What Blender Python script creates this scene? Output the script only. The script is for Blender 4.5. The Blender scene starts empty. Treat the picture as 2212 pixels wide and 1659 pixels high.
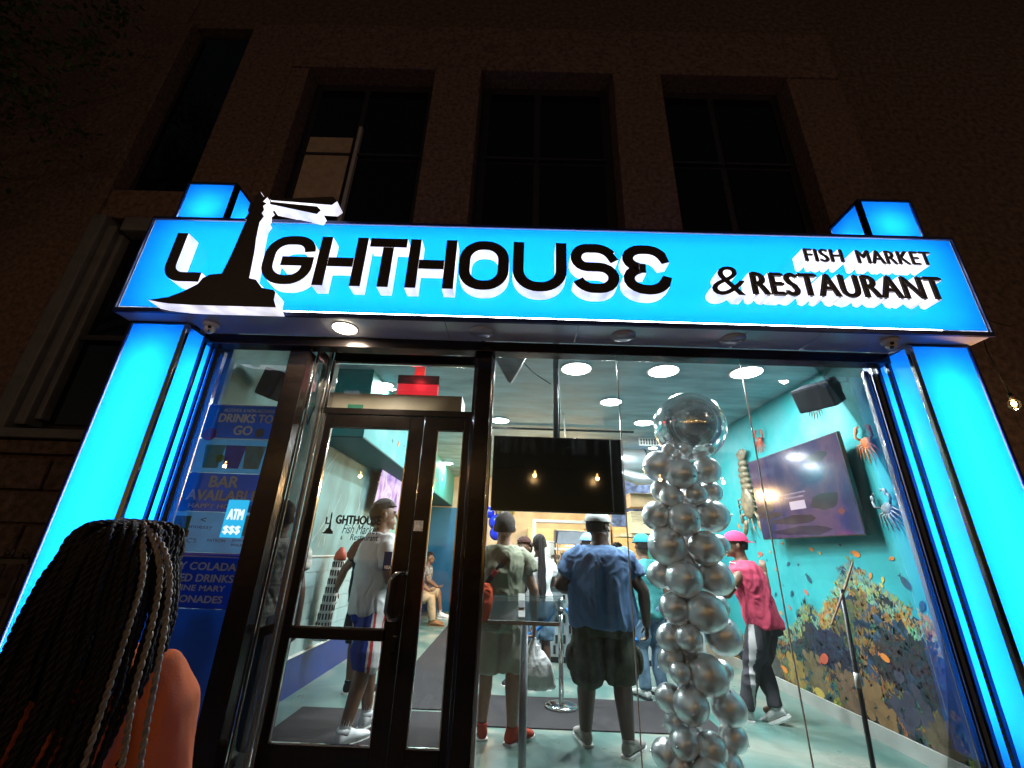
import bpy, bmesh, math, random
import numpy as np
from mathutils import Vector, Matrix, noise
random.seed(7)
PI = math.pi
scene = bpy.context.scene
C = scene.collection
# ------------------------------------------------------------------ camera, world, exposure
CAM = np.array([0.0, -2.6, 1.48])
F0 = 918.0
_p, _y, _r = [math.radians(a) for a in (21.59, -0.72, 2.03)]
FW = np.array([math.sin(_y) * math.cos(_p), math.cos(_y) * math.cos(_p), math.sin(_p)])
_rt = np.array([math.cos(_y), -math.sin(_y), 0.0]); _up = np.cross(_rt, FW)
RT = math.cos(_r) * _rt + math.sin(_r) * _up
UP = -math.sin(_r) * _rt + math.cos(_r) * _up
cd = bpy.data.cameras.new('camera'); cam = bpy.data.objects.new('camera', cd); C.objects.link(cam)
cd.sensor_width = 36; cd.lens = 36 * F0 / 2212; cd.clip_end = 500; cd.clip_start = 0.05
m = Matrix.Identity(4)
for i in range(3):
    m[i][0] = RT[i]; m[i][1] = UP[i]; m[i][2] = -FW[i]; m[i][3] = CAM[i]
cam.matrix_world = m
scene.camera = cam
world = bpy.data.worlds.new('World'); scene.world = world; world.use_nodes = True
wn = world.node_tree.nodes; bg = wn['Background']
sky = wn.new('ShaderNodeTexSky'); sky.sky_type = 'NISHITA'; sky.sun_disc = False
sky.sun_elevation = math.radians(4); sky.sun_rotation = math.radians(200)
world.node_tree.links.new(sky.outputs[0], bg.inputs[0]); bg.inputs[1].default_value = 0.009
scene.view_settings.view_transform = 'Standard'; scene.view_settings.look = 'None'
scene.view_settings.exposure = 0.0; scene.view_settings.gamma = 1.0
cy = scene.cycles
cy.max_bounces = 10; cy.diffuse_bounces = 3; cy.glossy_bounces = 4; cy.transmission_bounces = 6
cy.transparent_max_bounces = 16; cy.caustics_reflective = False; cy.caustics_refractive = False
cy.sample_clamp_indirect = 3.0; cy.use_denoising = True
try: cy.denoiser = 'OPENIMAGEDENOISE'
except Exception: pass

# measurement helpers: a point seen at (px,py) of the 2212-wide photograph, lying on a known plane of the place
def _ray(X, Y): return RT * (X - 1106) + UP * (829.5 - Y) + FW * F0
def Py(X, Y, v):
    d = _ray(X, Y); return Vector(CAM + d * (v - CAM[1]) / d[1])
def Pz(X, Y, v):
    d = _ray(X, Y); return Vector(CAM + d * (v - CAM[2]) / d[2])
def Px(X, Y, v):
    d = _ray(X, Y); return Vector(CAM + d * (v - CAM[0]) / d[0])

# ------------------------------------------------------------------ materials
def nodes_of(mt): return mt.node_tree.nodes, mt.node_tree.links
_mats = {}
def M(name, col, rough=.5, metal=0., var=.12, scale=12., bump=0., bscale=40., emit=None, es=0., stretch=(1, 1, 1), coat=0., sss=0., spec=None):
    if name in _mats: return _mats[name]
    mt = bpy.data.materials.new(name); mt.use_nodes = True; N, L = nodes_of(mt)
    b = N['Principled BSDF']
    tc = N.new('ShaderNodeTexCoord'); mp = N.new('ShaderNodeMapping'); mp.inputs['Scale'].default_value = stretch
    L.new(tc.outputs['Object'], mp.inputs[0])
    nz = N.new('ShaderNodeTexNoise'); nz.inputs['Scale'].default_value = scale; nz.inputs['Detail'].default_value = 5
    L.new(mp.outputs[0], nz.inputs['Vector'])
    cr = N.new('ShaderNodeValToRGB')
    cr.color_ramp.elements[0].position = .3; cr.color_ramp.elements[1].position = .7
    cr.color_ramp.elements[0].color = [c * (1 - var) for c in col[:3]] + [1]
    cr.color_ramp.elements[1].color = [min(1, c * (1 + var)) for c in col[:3]] + [1]
    L.new(nz.outputs['Fac'], cr.inputs[0]); L.new(cr.outputs[0], b.inputs['Base Color'])
    b.inputs['Roughness'].default_value = rough; b.inputs['Metallic'].default_value = metal
    rr = N.new('ShaderNodeMapRange'); rr.inputs['To Min'].default_value = max(.02, rough * .8); rr.inputs['To Max'].default_value = min(1, rough * 1.25)
    L.new(nz.outputs['Fac'], rr.inputs['Value']); L.new(rr.outputs[0], b.inputs['Roughness'])
    if spec is None and rough >= .55 and metal == 0: spec = .22
    if spec is not None: b.inputs['Specular IOR Level'].default_value = spec
    if coat: b.inputs['Coat Weight'].default_value = coat
    if bump:
        n2 = N.new('ShaderNodeTexNoise'); n2.inputs['Scale'].default_value = bscale; n2.inputs['Detail'].default_value = 6
        L.new(mp.outputs[0], n2.inputs['Vector'])
        bp = N.new('ShaderNodeBump'); bp.inputs['Strength'].default_value = bump; bp.inputs['Distance'].default_value = .02
        L.new(n2.outputs['Fac'], bp.inputs['Height']); L.new(bp.outputs[0], b.inputs['Normal'])
    if emit:
        b.inputs['Emission Color'].default_value = (*emit, 1); b.inputs['Emission Strength'].default_value = es
    _mats[name] = mt; return mt
def glass_mat(name, tint=(1, 1, 1), gloss=1., rough=.0, base=.0):
    mt = bpy.data.materials.new(name); mt.use_nodes = True; N, L = nodes_of(mt)
    N.remove(N['Principled BSDF']); out = N['Material Output']
    tr = N.new('ShaderNodeBsdfTransparent'); tr.inputs[0].default_value = (*tint, 1)
    gl = N.new('ShaderNodeBsdfGlossy'); gl.inputs['Roughness'].default_value = rough; gl.inputs[0].default_value = (1, 1, 1, 1)
    lw = N.new('ShaderNodeFresnel'); lw.inputs[0].default_value = 1.5
    tl = N.new('ShaderNodeBsdfTranslucent'); tl.inputs[0].default_value = (.9, .93, .95, 1); tcg = N.new('ShaderNodeTexCoord'); mpg = N.new('ShaderNodeMapping'); mpg.inputs['Scale'].default_value = (9, 1, .9)
    ngz = N.new('ShaderNodeTexNoise'); ngz.inputs['Scale'].default_value = 2.2; ngz.inputs['Detail'].default_value = 6; mrg = N.new('ShaderNodeMapRange'); mrg.inputs['From Min'].default_value = .42; mrg.inputs['From Max'].default_value = .8; mrg.inputs['To Max'].default_value = .007
    L.new(tcg.outputs['Object'], mpg.inputs[0]); L.new(mpg.outputs[0], ngz.inputs['Vector']); L.new(ngz.outputs['Fac'], mrg.inputs['Value']); mxd = N.new('ShaderNodeMixShader')
    mu = N.new('ShaderNodeMath'); mu.operation = 'MULTIPLY_ADD'; mu.inputs[1].default_value = gloss; mu.inputs[2].default_value = base
    mu.use_clamp = True
    mx = N.new('ShaderNodeMixShader'); L.new(lw.outputs[0], mu.inputs[0]); L.new(mu.outputs[0], mx.inputs[0])
    L.new(mrg.outputs[0], mxd.inputs[0]); L.new(tr.outputs[0], mxd.inputs[1]); L.new(tl.outputs[0], mxd.inputs[2])      # faint wiping streaks on the glass
    L.new(mxd.outputs[0], mx.inputs[1]); L.new(gl.outputs[0], mx.inputs[2]); L.new(mx.outputs[0], out.inputs[0])
    return mt
def emis(name, col, s, base=.02, rough=.3):
    mt = bpy.data.materials.new(name); mt.use_nodes = True; N, L = nodes_of(mt)
    b = N['Principled BSDF']; b.inputs['Base Color'].default_value = (base, base, base, 1)
    b.inputs['Roughness'].default_value = rough
    b.inputs['Emission Color'].default_value = (*col, 1); b.inputs['Emission Strength'].default_value = s
    return mt
def acrylic(name, col):      # translucent coloured acrylic of a light box, lit by the tubes built behind it
    mt = bpy.data.materials.new(name); mt.use_nodes = True; N, L = nodes_of(mt)
    N.remove(N['Principled BSDF']); out = N['Material Output']
    t = N.new('ShaderNodeBsdfTranslucent'); t.inputs[0].default_value = (*col, 1)
    g = N.new('ShaderNodeBsdfGlossy'); g.inputs['Roughness'].default_value = .08
    fr = N.new('ShaderNodeFresnel'); fr.inputs[0].default_value = 1.45
    h = N.new('ShaderNodeMath'); h.operation = 'MULTIPLY'; h.inputs[1].default_value = .25
    mx = N.new('ShaderNodeMixShader'); L.new(fr.outputs[0], h.inputs[0]); L.new(h.outputs[0], mx.inputs[0]); L.new(t.outputs[0], mx.inputs[1]); L.new(g.outputs[0], mx.inputs[2])
    L.new(mx.outputs[0], out.inputs[0]); return mt

BLACKMETAL = M('black_bronze_metal', (.018, .015, .015), .22, .6, .25, 6, .08, 12)
CHROME = M('chrome', (.62, .6, .58), .12, 1., .08, 8)
STEEL = M('brushed_steel', (.55, .53, .5), .25, 1., .15, 30, stretch=(1, 1, .05))
TRIM = M('dark_trim', (.05, .05, .07), .15, .85, .2, 8)
GLASS = glass_mat('window_glass', (.97, .985, .98), .9)
ACRYL = acrylic('blue_acrylic', (.004, .20, 1.0))
ACRYL2 = acrylic('blue_acrylic_sign', (.004, .27, 1.0))
BOXWHITE = M('lightbox_inside', (.85, .85, .85), .8)
LETBLACK = M('letter_black', (.035, .028, .03), .45, 0, .3, 60, .05, 90)
LETSIDE = emis('letter_glow_side', (.93, .9, 1.0), 1.15, .6)
_N, _L = nodes_of(LETSIDE); _tc = _N.new('ShaderNodeTexCoord'); _nz = _N.new('ShaderNodeTexNoise'); _nz.inputs['Scale'].default_value = 9; _mr = _N.new('ShaderNodeMapRange')
_mr.inputs['From Min'].default_value = .3; _mr.inputs['From Max'].default_value = .7; _mr.inputs['To Min'].default_value = .62; _mr.inputs['To Max'].default_value = 1.25      # slight shading of the sides put in as uneven glow
_L.new(_tc.outputs['Object'], _nz.inputs['Vector']); _L.new(_nz.outputs['Fac'], _mr.inputs['Value']); _L.new(_mr.outputs[0], _N['Principled BSDF'].inputs['Emission Strength'])
BLACKPLASTIC = M('black_plastic', (.02, .02, .024), .35, 0, .2, 20)
WHITEPLASTIC = M('white_plastic', (.75, .74, .7), .4, 0, .05, 10)

# ------------------------------------------------------------------ mesh helpers
def link(o, parent=None):
    C.objects.link(o)
    if parent is not None: o.parent = parent
    return o
def obj(name, bm, mats, parent=None, smooth=False, label=None):
    me = bpy.data.meshes.new(name)
    if isinstance(bm, bmesh.types.BMesh):
        bm.to_mesh(me); bm.free()
    else: me = bm
    if not isinstance(mats, (list, tuple)): mats = [mats]
    if len(me.materials): me.materials.clear()
    for a in mats: me.materials.append(a)
    if smooth: me.polygons.foreach_set('use_smooth', [True] * len(me.polygons))
    o = bpy.data.objects.new(name, me); link(o, parent)
    if label: o['label'] = label
    return o
def tag(o, label, cat=None, group=None, kind=None):
    if label: o['label'] = label
    if cat: o['category'] = cat
    if group: o['group'] = group
    if kind: o['kind'] = kind
    return o
def empty(name, label, cat, loc=(0, 0, 0), rz=0., group=None):
    o = bpy.data.objects.new(name, None); link(o); o.location = loc; o.rotation_euler = (0, 0, rz)
    o.empty_display_size = .1
    return tag(o, label, cat, group)
def struct(name, bm, mats, parent=None, smooth=False):
    o = obj(name, bm, mats, parent, smooth)
    if parent is None: o['kind'] = 'structure'
    return o
def B(): return bmesh.new()
def box(bm, x0, x1, y0, y1, z0, z1, mi=0, bev=0.):
    v = [bm.verts.new(p) for p in ((x0, y0, z0), (x1, y0, z0), (x1, y1, z0), (x0, y1, z0), (x0, y0, z1), (x1, y0, z1), (x1, y1, z1), (x0, y1, z1))]
    fs = []
    for q in ((0, 3, 2, 1), (4, 5, 6, 7), (0, 1, 5, 4), (1, 2, 6, 5), (2, 3, 7, 6), (3, 0, 4, 7)):
        f = bm.faces.new([v[i] for i in q]); f.material_index = mi; fs.append(f)
    if bev:
        es = list({e for f in fs for e in f.edges})
        bmesh.ops.bevel(bm, geom=es, offset=bev, segments=2, affect='EDGES', profile=.6)
    return v
def boxo(name, dims, mat, parent=None, bev=0., **k):
    bm = B(); box(bm, *dims, bev=bev); return obj(name, bm, mat, parent, **k)
def quad(bm, pts, mi=0):
    f = bm.faces.new([bm.verts.new(p) for p in pts]); f.material_index = mi; return f
def frame_of(d):
    d = Vector(d).normalized(); a = Vector((0, 0, 1)) if abs(d.z) < .9 else Vector((0, 1, 0))
    u = d.cross(a).normalized(); return u, d.cross(u).normalized(), d
def tube(bm, pts, rad, seg=10, mi=0, flat=1., ref=None, cap=True, round_end=False):
    pts = [Vector(p) for p in pts]; n = len(pts)
    if not hasattr(rad, '__len__'): rad = [rad] * n
    if round_end:
        d0 = (pts[0] - pts[1]).normalized(); d1 = (pts[-1] - pts[-2]).normalized()
        pts = [pts[0] + d0 * rad[0] * .8, pts[0] + d0 * rad[0] * .5] + pts + [pts[-1] + d1 * rad[-1] * .5, pts[-1] + d1 * rad[-1] * .8]
        rad = [rad[0] * .45, rad[0] * .83] + list(rad) + [rad[-1] * .83, rad[-1] * .45]; n += 4
    rings = []; u = None
    for i in range(n):
        d = (pts[min(i + 1, n - 1)] - pts[max(i - 1, 0)])
        if d.length < 1e-9: d = Vector((0, 0, 1))
        d.normalize()
        if u is None:
            u = (Vector(ref) - d * d.dot(Vector(ref))).normalized() if ref else frame_of(d)[0]
        else: u = (u - d * u.dot(d)).normalized()
        w = d.cross(u)
        rings.append([bm.verts.new(pts[i] + u * math.cos(2 * PI * k / seg) * rad[i] + w * math.sin(2 * PI * k / seg) * rad[i] * flat) for k in range(seg)])
    for a, b in zip(rings, rings[1:]):
        for k in range(seg):
            f = bm.faces.new((a[k], a[(k + 1) % seg], b[(k + 1) % seg], b[k])); f.material_index = mi
    if cap:
        f = bm.faces.new(rings[0][::-1]); f.material_index = mi; f = bm.faces.new(rings[-1]); f.material_index = mi
    return rings
def loft(bm, rings, seg=20, mi=0, power=1.):    # rings: (x,y,z, rx, ry)
    rs = []
    for (x, y, z, rx, ry) in rings:
        r = []
        for k in range(seg):
            c, s = math.cos(2 * PI * k / seg), math.sin(2 * PI * k / seg)
            c = math.copysign(abs(c) ** power, c); s = math.copysign(abs(s) ** power, s)
            r.append(bm.verts.new((x + c * rx, y + s * ry, z)))
        rs.append(r)
    for a, b in zip(rs, rs[1:]):
        for k in range(seg):
            f = bm.faces.new((a[k], a[(k + 1) % seg], b[(k + 1) % seg], b[k])); f.material_index = mi
    bm.faces.new(rs[0][::-1]).material_index = mi; bm.faces.new(rs[-1]).material_index = mi
def ell(bm, c, r, seg=16, rings=10, mat=None, mi=0):
    mt = Matrix.Translation(Vector(c)) @ (mat or Matrix.Identity(4)) @ Matrix.Diagonal((*r, 1))
    res = bmesh.ops.create_uvsphere(bm, u_segments=seg, v_segments=rings, radius=1, matrix=mt)
    for v in res['verts']:
        for f in v.link_faces: f.material_index = mi
def cyl(bm, c, r, h, seg=24, mi=0, r2=None):     # vertical, base centre c
    tube(bm, [c, (c[0], c[1], c[2] + h)], [r, r if r2 is None else r2], seg, mi)
def evalmesh(ob, mods):
    for t, kw in mods:
        md = ob.modifiers.new(t, t)
        for k, v in kw.items(): setattr(md, k, v)
    dg = bpy.context.evaluated_depsgraph_get(); dg.update()
    me = bpy.data.meshes.new_from_object(ob.evaluated_get(dg), depsgraph=dg)
    return me
def remesh(bm, voxel, smooth=5, factor=.5):
    me = bpy.data.meshes.new('t'); bmesh.ops.recalc_face_normals(bm, faces=bm.faces[:]); bm.to_mesh(me); bm.free()
    ob = bpy.data.objects.new('t', me); C.objects.link(ob)
    out = evalmesh(ob, [('REMESH', dict(mode='VOXEL', voxel_size=voxel, use_smooth_shade=True)), ('SMOOTH', dict(factor=factor, iterations=smooth))])
    bpy.data.objects.remove(ob); bpy.data.meshes.remove(me)
    out.polygons.foreach_set('use_smooth', [True] * len(out.polygons))
    return out
def displace(me, fn):
    n = len(me.vertices); co = np.empty(n * 3); me.vertices.foreach_get('co', co); co = co.reshape(-1, 3)
    no = np.empty(n * 3); me.vertices.foreach_get('normal', no); no = no.reshape(-1, 3)
    co = co + no * np.array([fn(Vector(c)) for c in co])[:, None]
    me.vertices.foreach_set('co', co.ravel()); me.update()
# ---- text
def text_mesh(s, bold=0., extrude=0., size=1., shear=0., spacing=1.):
    cu = bpy.data.curves.new('t', 'FONT'); cu.body = s; cu.size = size; cu.offset = bold; cu.extrude = extrude; cu.shear = shear
    cu.space_character = spacing; cu.resolution_u = 3
    ob = bpy.data.objects.new('t', cu); C.objects.link(ob)
    me = evalmesh(ob, []); bpy.data.objects.remove(ob); bpy.data.curves.remove(cu)
    return me
def fit_text0(s, x0, x1, z0, z1, y, bold=.02, depth=0., shear=0., spacing=1., facing='-y'):
    me = text_mesh(s, 0., .5 if depth else 0, 1., shear, spacing)
    n = len(me.vertices); co = np.empty(n * 3); me.vertices.foreach_get('co', co); co = co.reshape(-1, 3)
    a, b = co.min(0), co.max(0)
    u = (co[:, 0] - a[0]) / (b[0] - a[0]); v = (co[:, 1] - a[1]) / (b[1] - a[1])
    w = (co[:, 2] + .5) if depth else np.zeros(n)     # 0 back .. 1 front
    out = np.stack([x0 + u * (x1 - x0), y - w * depth, z0 + v * (z1 - z0)], 1)
    me.vertices.foreach_set('co', out.ravel()); me.update()
    return me
def fit_text(s, x0, x1, z0, z1, y, bold=.02, depth=0., shear=0., spacing=1.):
    if depth or bold < .006: return fit_text0(s, x0, x1, z0, z1, y, 0, depth, shear, spacing)
    h = (z1 - z0) * bold * 1.6; bm = B(); acc = bpy.data.meshes.new('t')
    for j, (dx, dz) in enumerate(((0, 0), (-1, 0), (1, 0), (0, -.7), (0, .7))):
        q = fit_text0(s, x0 + h, x1 - h, z0 + h * .7, z1 - h * .7, y - .00006 * j, 0, 0, shear, spacing)
        q.transform(Matrix.Translation((dx * h, 0, dz * h))); bm.from_mesh(q); bpy.data.meshes.remove(q)
    bm.to_mesh(acc); bm.free(); return acc
def islands(me):
    bm = B(); bm.from_mesh(me); bmesh.ops.remove_doubles(bm, verts=bm.verts[:], dist=1e-5)
    seen = set(); outs = []
    for v in bm.verts:
        if v in seen: continue
        st = [v]; seen.add(v); comp = []
        while st:
            q = st.pop(); comp.append(q)
            for e in q.link_edges:
                o2 = e.other_vert(q)
                if o2 not in seen: seen.add(o2); st.append(o2)
        outs.append(comp)
    res = []
    for comp in sorted(outs, key=lambda c: min(v.co.x for v in c)):
        nb = B(); mp = {v: nb.verts.new(v.co) for v in comp}
        for f in {f for v in comp for f in v.link_faces}:
            try: nf = nb.faces.new([mp[v] for v in f.verts])
            except ValueError: continue
            nf.normal_update()
            nf.material_index = 0 if abs(nf.normal.y) > .6 else 1
        res.append(nb)
    bm.free(); return res
def flat_text(s, x0, x1, z0, z1, y, mat, parent, name='lettering', bold=.02, shear=0., spacing=1.):
    return obj(name, fit_text(s, x0, x1, z0, z1, y, bold, 0, shear, spacing), mat, parent)
def prism_xz(bm, pts, y0, y1, mf=0, ms=1):      # polygon in x,z, front at y0 (towards the street), back y1
    f = [bm.verts.new((p[0], y0, p[1])) for p in pts]; b = [bm.verts.new((p[0], y1, p[1])) for p in pts]
    ff = bm.faces.new(f); ff.material_index = mf; fb = bm.faces.new(b[::-1]); fb.material_index = mf
    for i in range(len(pts)):
        j = (i + 1) % len(pts); q = bm.faces.new((f[i], f[j], b[j], b[i])); q.material_index = ms
    bmesh.ops.recalc_face_normals(bm, faces=bm.faces[:])
def stroke(bm, pts, w, y0, y1, closed=False):
    P = [Vector((p[0], p[1])) for p in pts]; n = len(P); L = []; R = []
    for i in range(n):
        a = P[(i - 1) % n] if (closed or i > 0) else None; b = P[(i + 1) % n] if (closed or i < n - 1) else None
        d1 = (P[i] - a).normalized() if a is not None else None; d2 = (b - P[i]).normalized() if b is not None else None
        if d1 is None: d1 = d2
        if d2 is None: d2 = d1
        n1 = Vector((-d1.y, d1.x)); n2 = Vector((-d2.y, d2.x)); mm = (n1 + n2).normalized()
        k = w / 2 / max(.35, mm.dot(n1)); L.append(P[i] + mm * k); R.append(P[i] - mm * k)
    rng = range(n if closed else n - 1)
    V = {}
    def vv(key, p, y):
        kk = (key, y)
        if kk not in V: V[kk] = bm.verts.new((p.x, y, p.y))
        return V[kk]
    for i in rng:
        j = (i + 1) % n
        for y in (y0, y1):
            f = bm.faces.new((vv(('L', i), L[i], y), vv(('R', i), R[i], y), vv(('R', j), R[j], y), vv(('L', j), L[j], y))); f.material_index = 0
        for S, A in (('L', L), ('R', R)):
            f = bm.faces.new((vv((S, i), A[i], y0), vv((S, j), A[j], y0), vv((S, j), A[j], y1), vv((S, i), A[i], y1))); f.material_index = 1
    if not closed:
        for i in (0, n - 1):
            f = bm.faces.new((vv(('L', i), L[i], y0), vv(('R', i), R[i], y0), vv(('R', i), R[i], y1), vv(('L', i), L[i], y1))); f.material_index = 1
    bmesh.ops.recalc_face_normals(bm, faces=bm.faces[:])
def arc(cx, cz, rx, rz, a0, a1, n=10):
    return [(cx + rx * math.cos(math.radians(a0 + (a1 - a0) * i / n)), cz + rz * math.sin(math.radians(a0 + (a1 - a0) * i / n))) for i in range(n + 1)]
# ================================================================== SETTING: ground, facade
CONC = M('sidewalk_concrete', (.16, .15, .14), .8, 0, .3, 6, .3, 60)
bm = B(); box(bm, -9, 9, -14, .30, -.2, -.06); struct('sidewalk', bm, CONC)
bm = B(); quad(bm, [(-40, -60, -.22), (40, -60, -.22), (40, 40, -.22), (-40, 40, -.22)]); struct('ground', bm, M('asphalt', (.05, .05, .052), .85, 0, .2, 4, .2, 80))

STONE = M('dark_brown_masonry', (.165, .115, .112), .85, 0, .45, 22, .7, 55)
STONE2 = M('deep_brown_masonry', (.135, .098, .092), .85, 0, .45, 16, .7, 45)  # masonry in a slightly darker brown
NIGHTGLASS = M('dark_window_glass', (.004, .004, .006), .06, 0, .1, 3)
WFRAME = M('window_frame_paint', (.02, .02, .035), .5, 0, .2, 10)
FB = 0.9
bld = empty('masonry_building', 'dark brown masonry building rising above the glowing blue sign', 'building', (0, FB, 0))
def bpart(name, dims, mat, parent=bld, bev=0.):
    x0, x1, y0, y1, z0, z1 = dims
    bm = B(); box(bm, x0, x1, y0 - FB, y1 - FB, z0, z1, bev=bev); return obj(name, bm, mat, parent)
# wall bays: solid pieces round the openings
ZW0, ZW1 = 4.55, 7.05
wins = [(-2.72, -1.13), (-.56, 1.06), (1.65, 3.22)]
cols = [(-2.95, -2.72), (-1.13, -.56), (1.06, 1.65), (3.22, 3.86)]
bpart('wall', (-12, -4.6, FB + .05, 1.6, 0, 12), STONE)
bpart('wall', (-3.62, -2.95, FB, 1.6, 4.2, 7.9), STONE)
for a, b in cols: bpart('pier', (a, b, FB - (.04 if a in (-1.13, 1.06) else 0), 1.6, ZW0 - .35, ZW1), STONE, bev=.012)
bpart('lintel', (-2.95, 3.86, FB - .02, 1.6, ZW1 + .002, 7.9), STONE, bev=.015)
bpart('sill', (-2.72, 3.22, FB - .08, 1.6, 3.9, ZW0 - .36), STONE2, bev=.01)
bpart('wall', (-4.6, 3.86, FB + .06, 1.6, 7.905, 12), STONE2)
bpart('wall', (3.87, 12, FB + .25, 1.6, 0, 12), STONE2)
bpart('wall', (3.45, 3.86, FB - .02, 1.6, 0, 4.19), STONE2)
for a, b in wins:
    f = bpart('window', (a + .02, b - .02, FB + .20, FB + .28, ZW0 - .34, ZW1 - .01), WFRAME)
    zz = [ZW0 - .2, 5.75, ZW1 - .1]; mid = (a + b) / 2 - .1
    for (u, v) in ((a + .12, mid - .04), (mid + .04, b - .12)):
        for s, t in zip(zz, zz[1:]):
            boxo('pane', (u, v, .185, .198, s + .04, t - .04), NIGHTGLASS, f)
            boxo('glazing_bead', (u - .02, v + .02, .150, .184, s + .005, s + .035), WFRAME, f)
# a pale blind behind the left pane of the first window
BLIND = M('pale_blind', (.42, .34, .30), .9, 0, .15, 14, .1)
w1 = bpart('window_blind', (-2.58, -2.06, FB + .165, FB + .180, 4.95, 6.05), BLIND)
bpart('window_blind_rail', (-2.0, -1.96, FB + .13, FB + .18, 4.6, 6.2), M('rail_paint', (.4, .4, .45), .5))
# left tall window with a heavy moulded frame, low on the facade
bpart('wall', (-4.6, -4.46, FB, 1.6, 0, 7.9), STONE)
bpart('wall', (-4.46, -3.62, FB + .02, 1.6, 4.62, 5.0), STONE)
bpart('wall', (-4.46, -2.9, FB, 1.6, 0, 2.28), STONE)
BLUESTONE = M('painted_window_moulding', (.13, .14, .17), .5, 0, .2, 8, .3, 30)
lw = bpart('window', (-4.44, -2.9, FB + .16, FB + .22, 2.30, 4.6), WFRAME)
for d in ((-4.45, -4.30, -.05, .155, 2.30, 4.6), (-4.30, -4.20, .0, .155, 2.36, 4.5), (-4.20, -4.14, .05, .155, 2.42, 4.42)):
    boxo('moulding', d, BLUESTONE, lw, bev=.015)
boxo('moulding', (-4.14, -2.92, -.02, .155, 4.43, 4.60), BLUESTONE, lw, bev=.015)
boxo('pane', (-4.13, -2.92, .12, .15, 2.4, 3.2), NIGHTGLASS, lw); boxo('pane', (-4.13, -2.92, .12, .15, 3.26, 4.42), NIGHTGLASS, lw)
boxo('mullion', (-4.13, -2.92, .06, .119, 3.205, 3.255), WFRAME, lw)
boxo('sill', (-4.52, -2.95, -.12, .15, 2.22, 2.30), BLUESTONE, lw, bev=.012)
boxo('sill', (-4.46, -2.95, -.07, .0, 2.10, 2.21), STONE2, lw, bev=.012)
# upper left dark window
bpart('window', (-4.44, -3.64, FB + .16, FB + .25, 5.02, 7.9), WFRAME)
bpart('pane', (-4.36, -3.72, FB + .13, FB + .155, 5.1, 7.8), NIGHTGLASS)
# stone courses low on the left
zc = 2.05
for k in range(8):
    for j in range(4):
        x1 = -2.95 - j * .82 - (.4 if k % 2 else 0)
        x0 = x1 - .80
        if k % 2 and j == 0: bpart('stone_block', (-3.33, -2.95, FB - .055, FB - .001, zc - .23, zc), STONE2, bev=.012)
        bpart('stone_block', (max(x0, -6.2), x1, FB - .05 - .008 * ((j * 7 + k * 3) % 3), FB - .001, zc - .23, zc), STONE2, bev=.012)
    zc -= .25
# iron railing at the far left of the pavement
IRON = M('iron_paint', (.10, .09, .09), .5, .3, .3, 20, .1)
rl = empty('iron_railing', 'low iron railing with scroll heads left of the glowing pillar', 'railing', (-3.6, .45, -.06))
boxo('rail', (-1.6, .42, -.02, .02, 1.36, 1.39), IRON, rl); boxo('rail', (-1.6, .42, -.02, .02, .12, .15), IRON, rl)
for i in range(17):
    x = -1.55 + i * .12
    bm = B(); tube(bm, [(x, 0, 0), (x, 0, 1.36)], .012, 8); tube(bm, [(x - .02, 0, 1.40), (x - .03, 0, 1.45), (x, 0, 1.42), (x + .03, 0, 1.45), (x + .02, 0, 1.40)], .009, 6)
    obj('baluster', bm, IRON, rl, True)

# ================================================================== SIGN
sg = empty('fascia_sign', 'long glowing blue box sign reading LIGHTHOUSE FISH MARKET & RESTAURANT', 'sign', (0, 0, 3.0))
SX0, SX1, SZ0, SZ1 = -2.85, 3.26, 3.0, 3.80
def sp(name, dims, mat, bev=0., parent=sg):
    x0, x1, y0, y1, z0, z1 = dims; bm = B(); box(bm, x0, x1, y0, y1, z0 - 3.0, z1 - 3.0, bev=bev); return obj(name, bm, mat, parent)
bm = B(); quad(bm, [(SX0 + .012, 0, .012), (SX1 - .012, 0, .012), (SX1 - .012, 0, SZ1 - 3 - .012), (SX0 + .012, 0, SZ1 - 3 - .012)])
obj('face_panel', bm, ACRYL2, sg)
# housing (open towards the face)
bm = B()
Y1 = .24
quad(bm, [(SX0, Y1, 0), (SX1, Y1, 0), (SX1, Y1, .8), (SX0, Y1, .8)])
for z in (0.004, .796): quad(bm, [(SX0, .004, z), (SX1, .004, z), (SX1, Y1, z), (SX0, Y1, z)])
for x in (SX0 + .004, SX1 - .004): quad(bm, [(x, .004, 0.004), (x, Y1, 0.004), (x, Y1, .796), (x, .004, .796)])
obj('inner_reflector', bm, BOXWHITE, sg)
NAVY = M('sign_edge_navy', (.012, .02, .09), .35, .3, .2, 10)
for d in ((SX0 - .012, SX1 + .012, -.012, Y1 + .01, SZ1 - .008, SZ1 + .014), (SX0 - .012, SX1 + .012, -.012, .008, SZ0 - .034, SZ0 - .002),
          (SX0 - .014, SX0 - .002, -.010, Y1 + .01, SZ0 - .001, SZ1 - .009), (SX1 + .002, SX1 + .014, -.010, Y1 + .01, SZ0 - .001, SZ1 - .009)): sp('edge_trim', d, NAVY)
for z, s in ((.66, 6.5), (.40, 5.5), (.13, 6.6)):
    bm = B()
    quad(bm, [(SX0 + .12, .20, z - .015), (SX1 - .10, .20, z - .015), (SX1 - .10, .20, z + .015), (SX0 + .12, .20, z + .015)])
    obj('led_strip', bm, emis('led_strip_%d' % int(s), (.9, .95, 1), s * 3.6), sg)
# main letters LIGHTHOUSE
T0, T1 = 3.576, 3.158; W = .078; Yf, Yb = -.11, -.004
def letter(paths):
    bm = B()
    for i_, (pts, closed) in enumerate(paths): stroke(bm, [(x, z - 3.0) for x, z in pts], W, Yf - .0005 * i_, Yb + .0004 * i_, closed)
    return obj('letter', bm, [LETBLACK, LETSIDE], sg)
hw = W / 2
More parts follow.
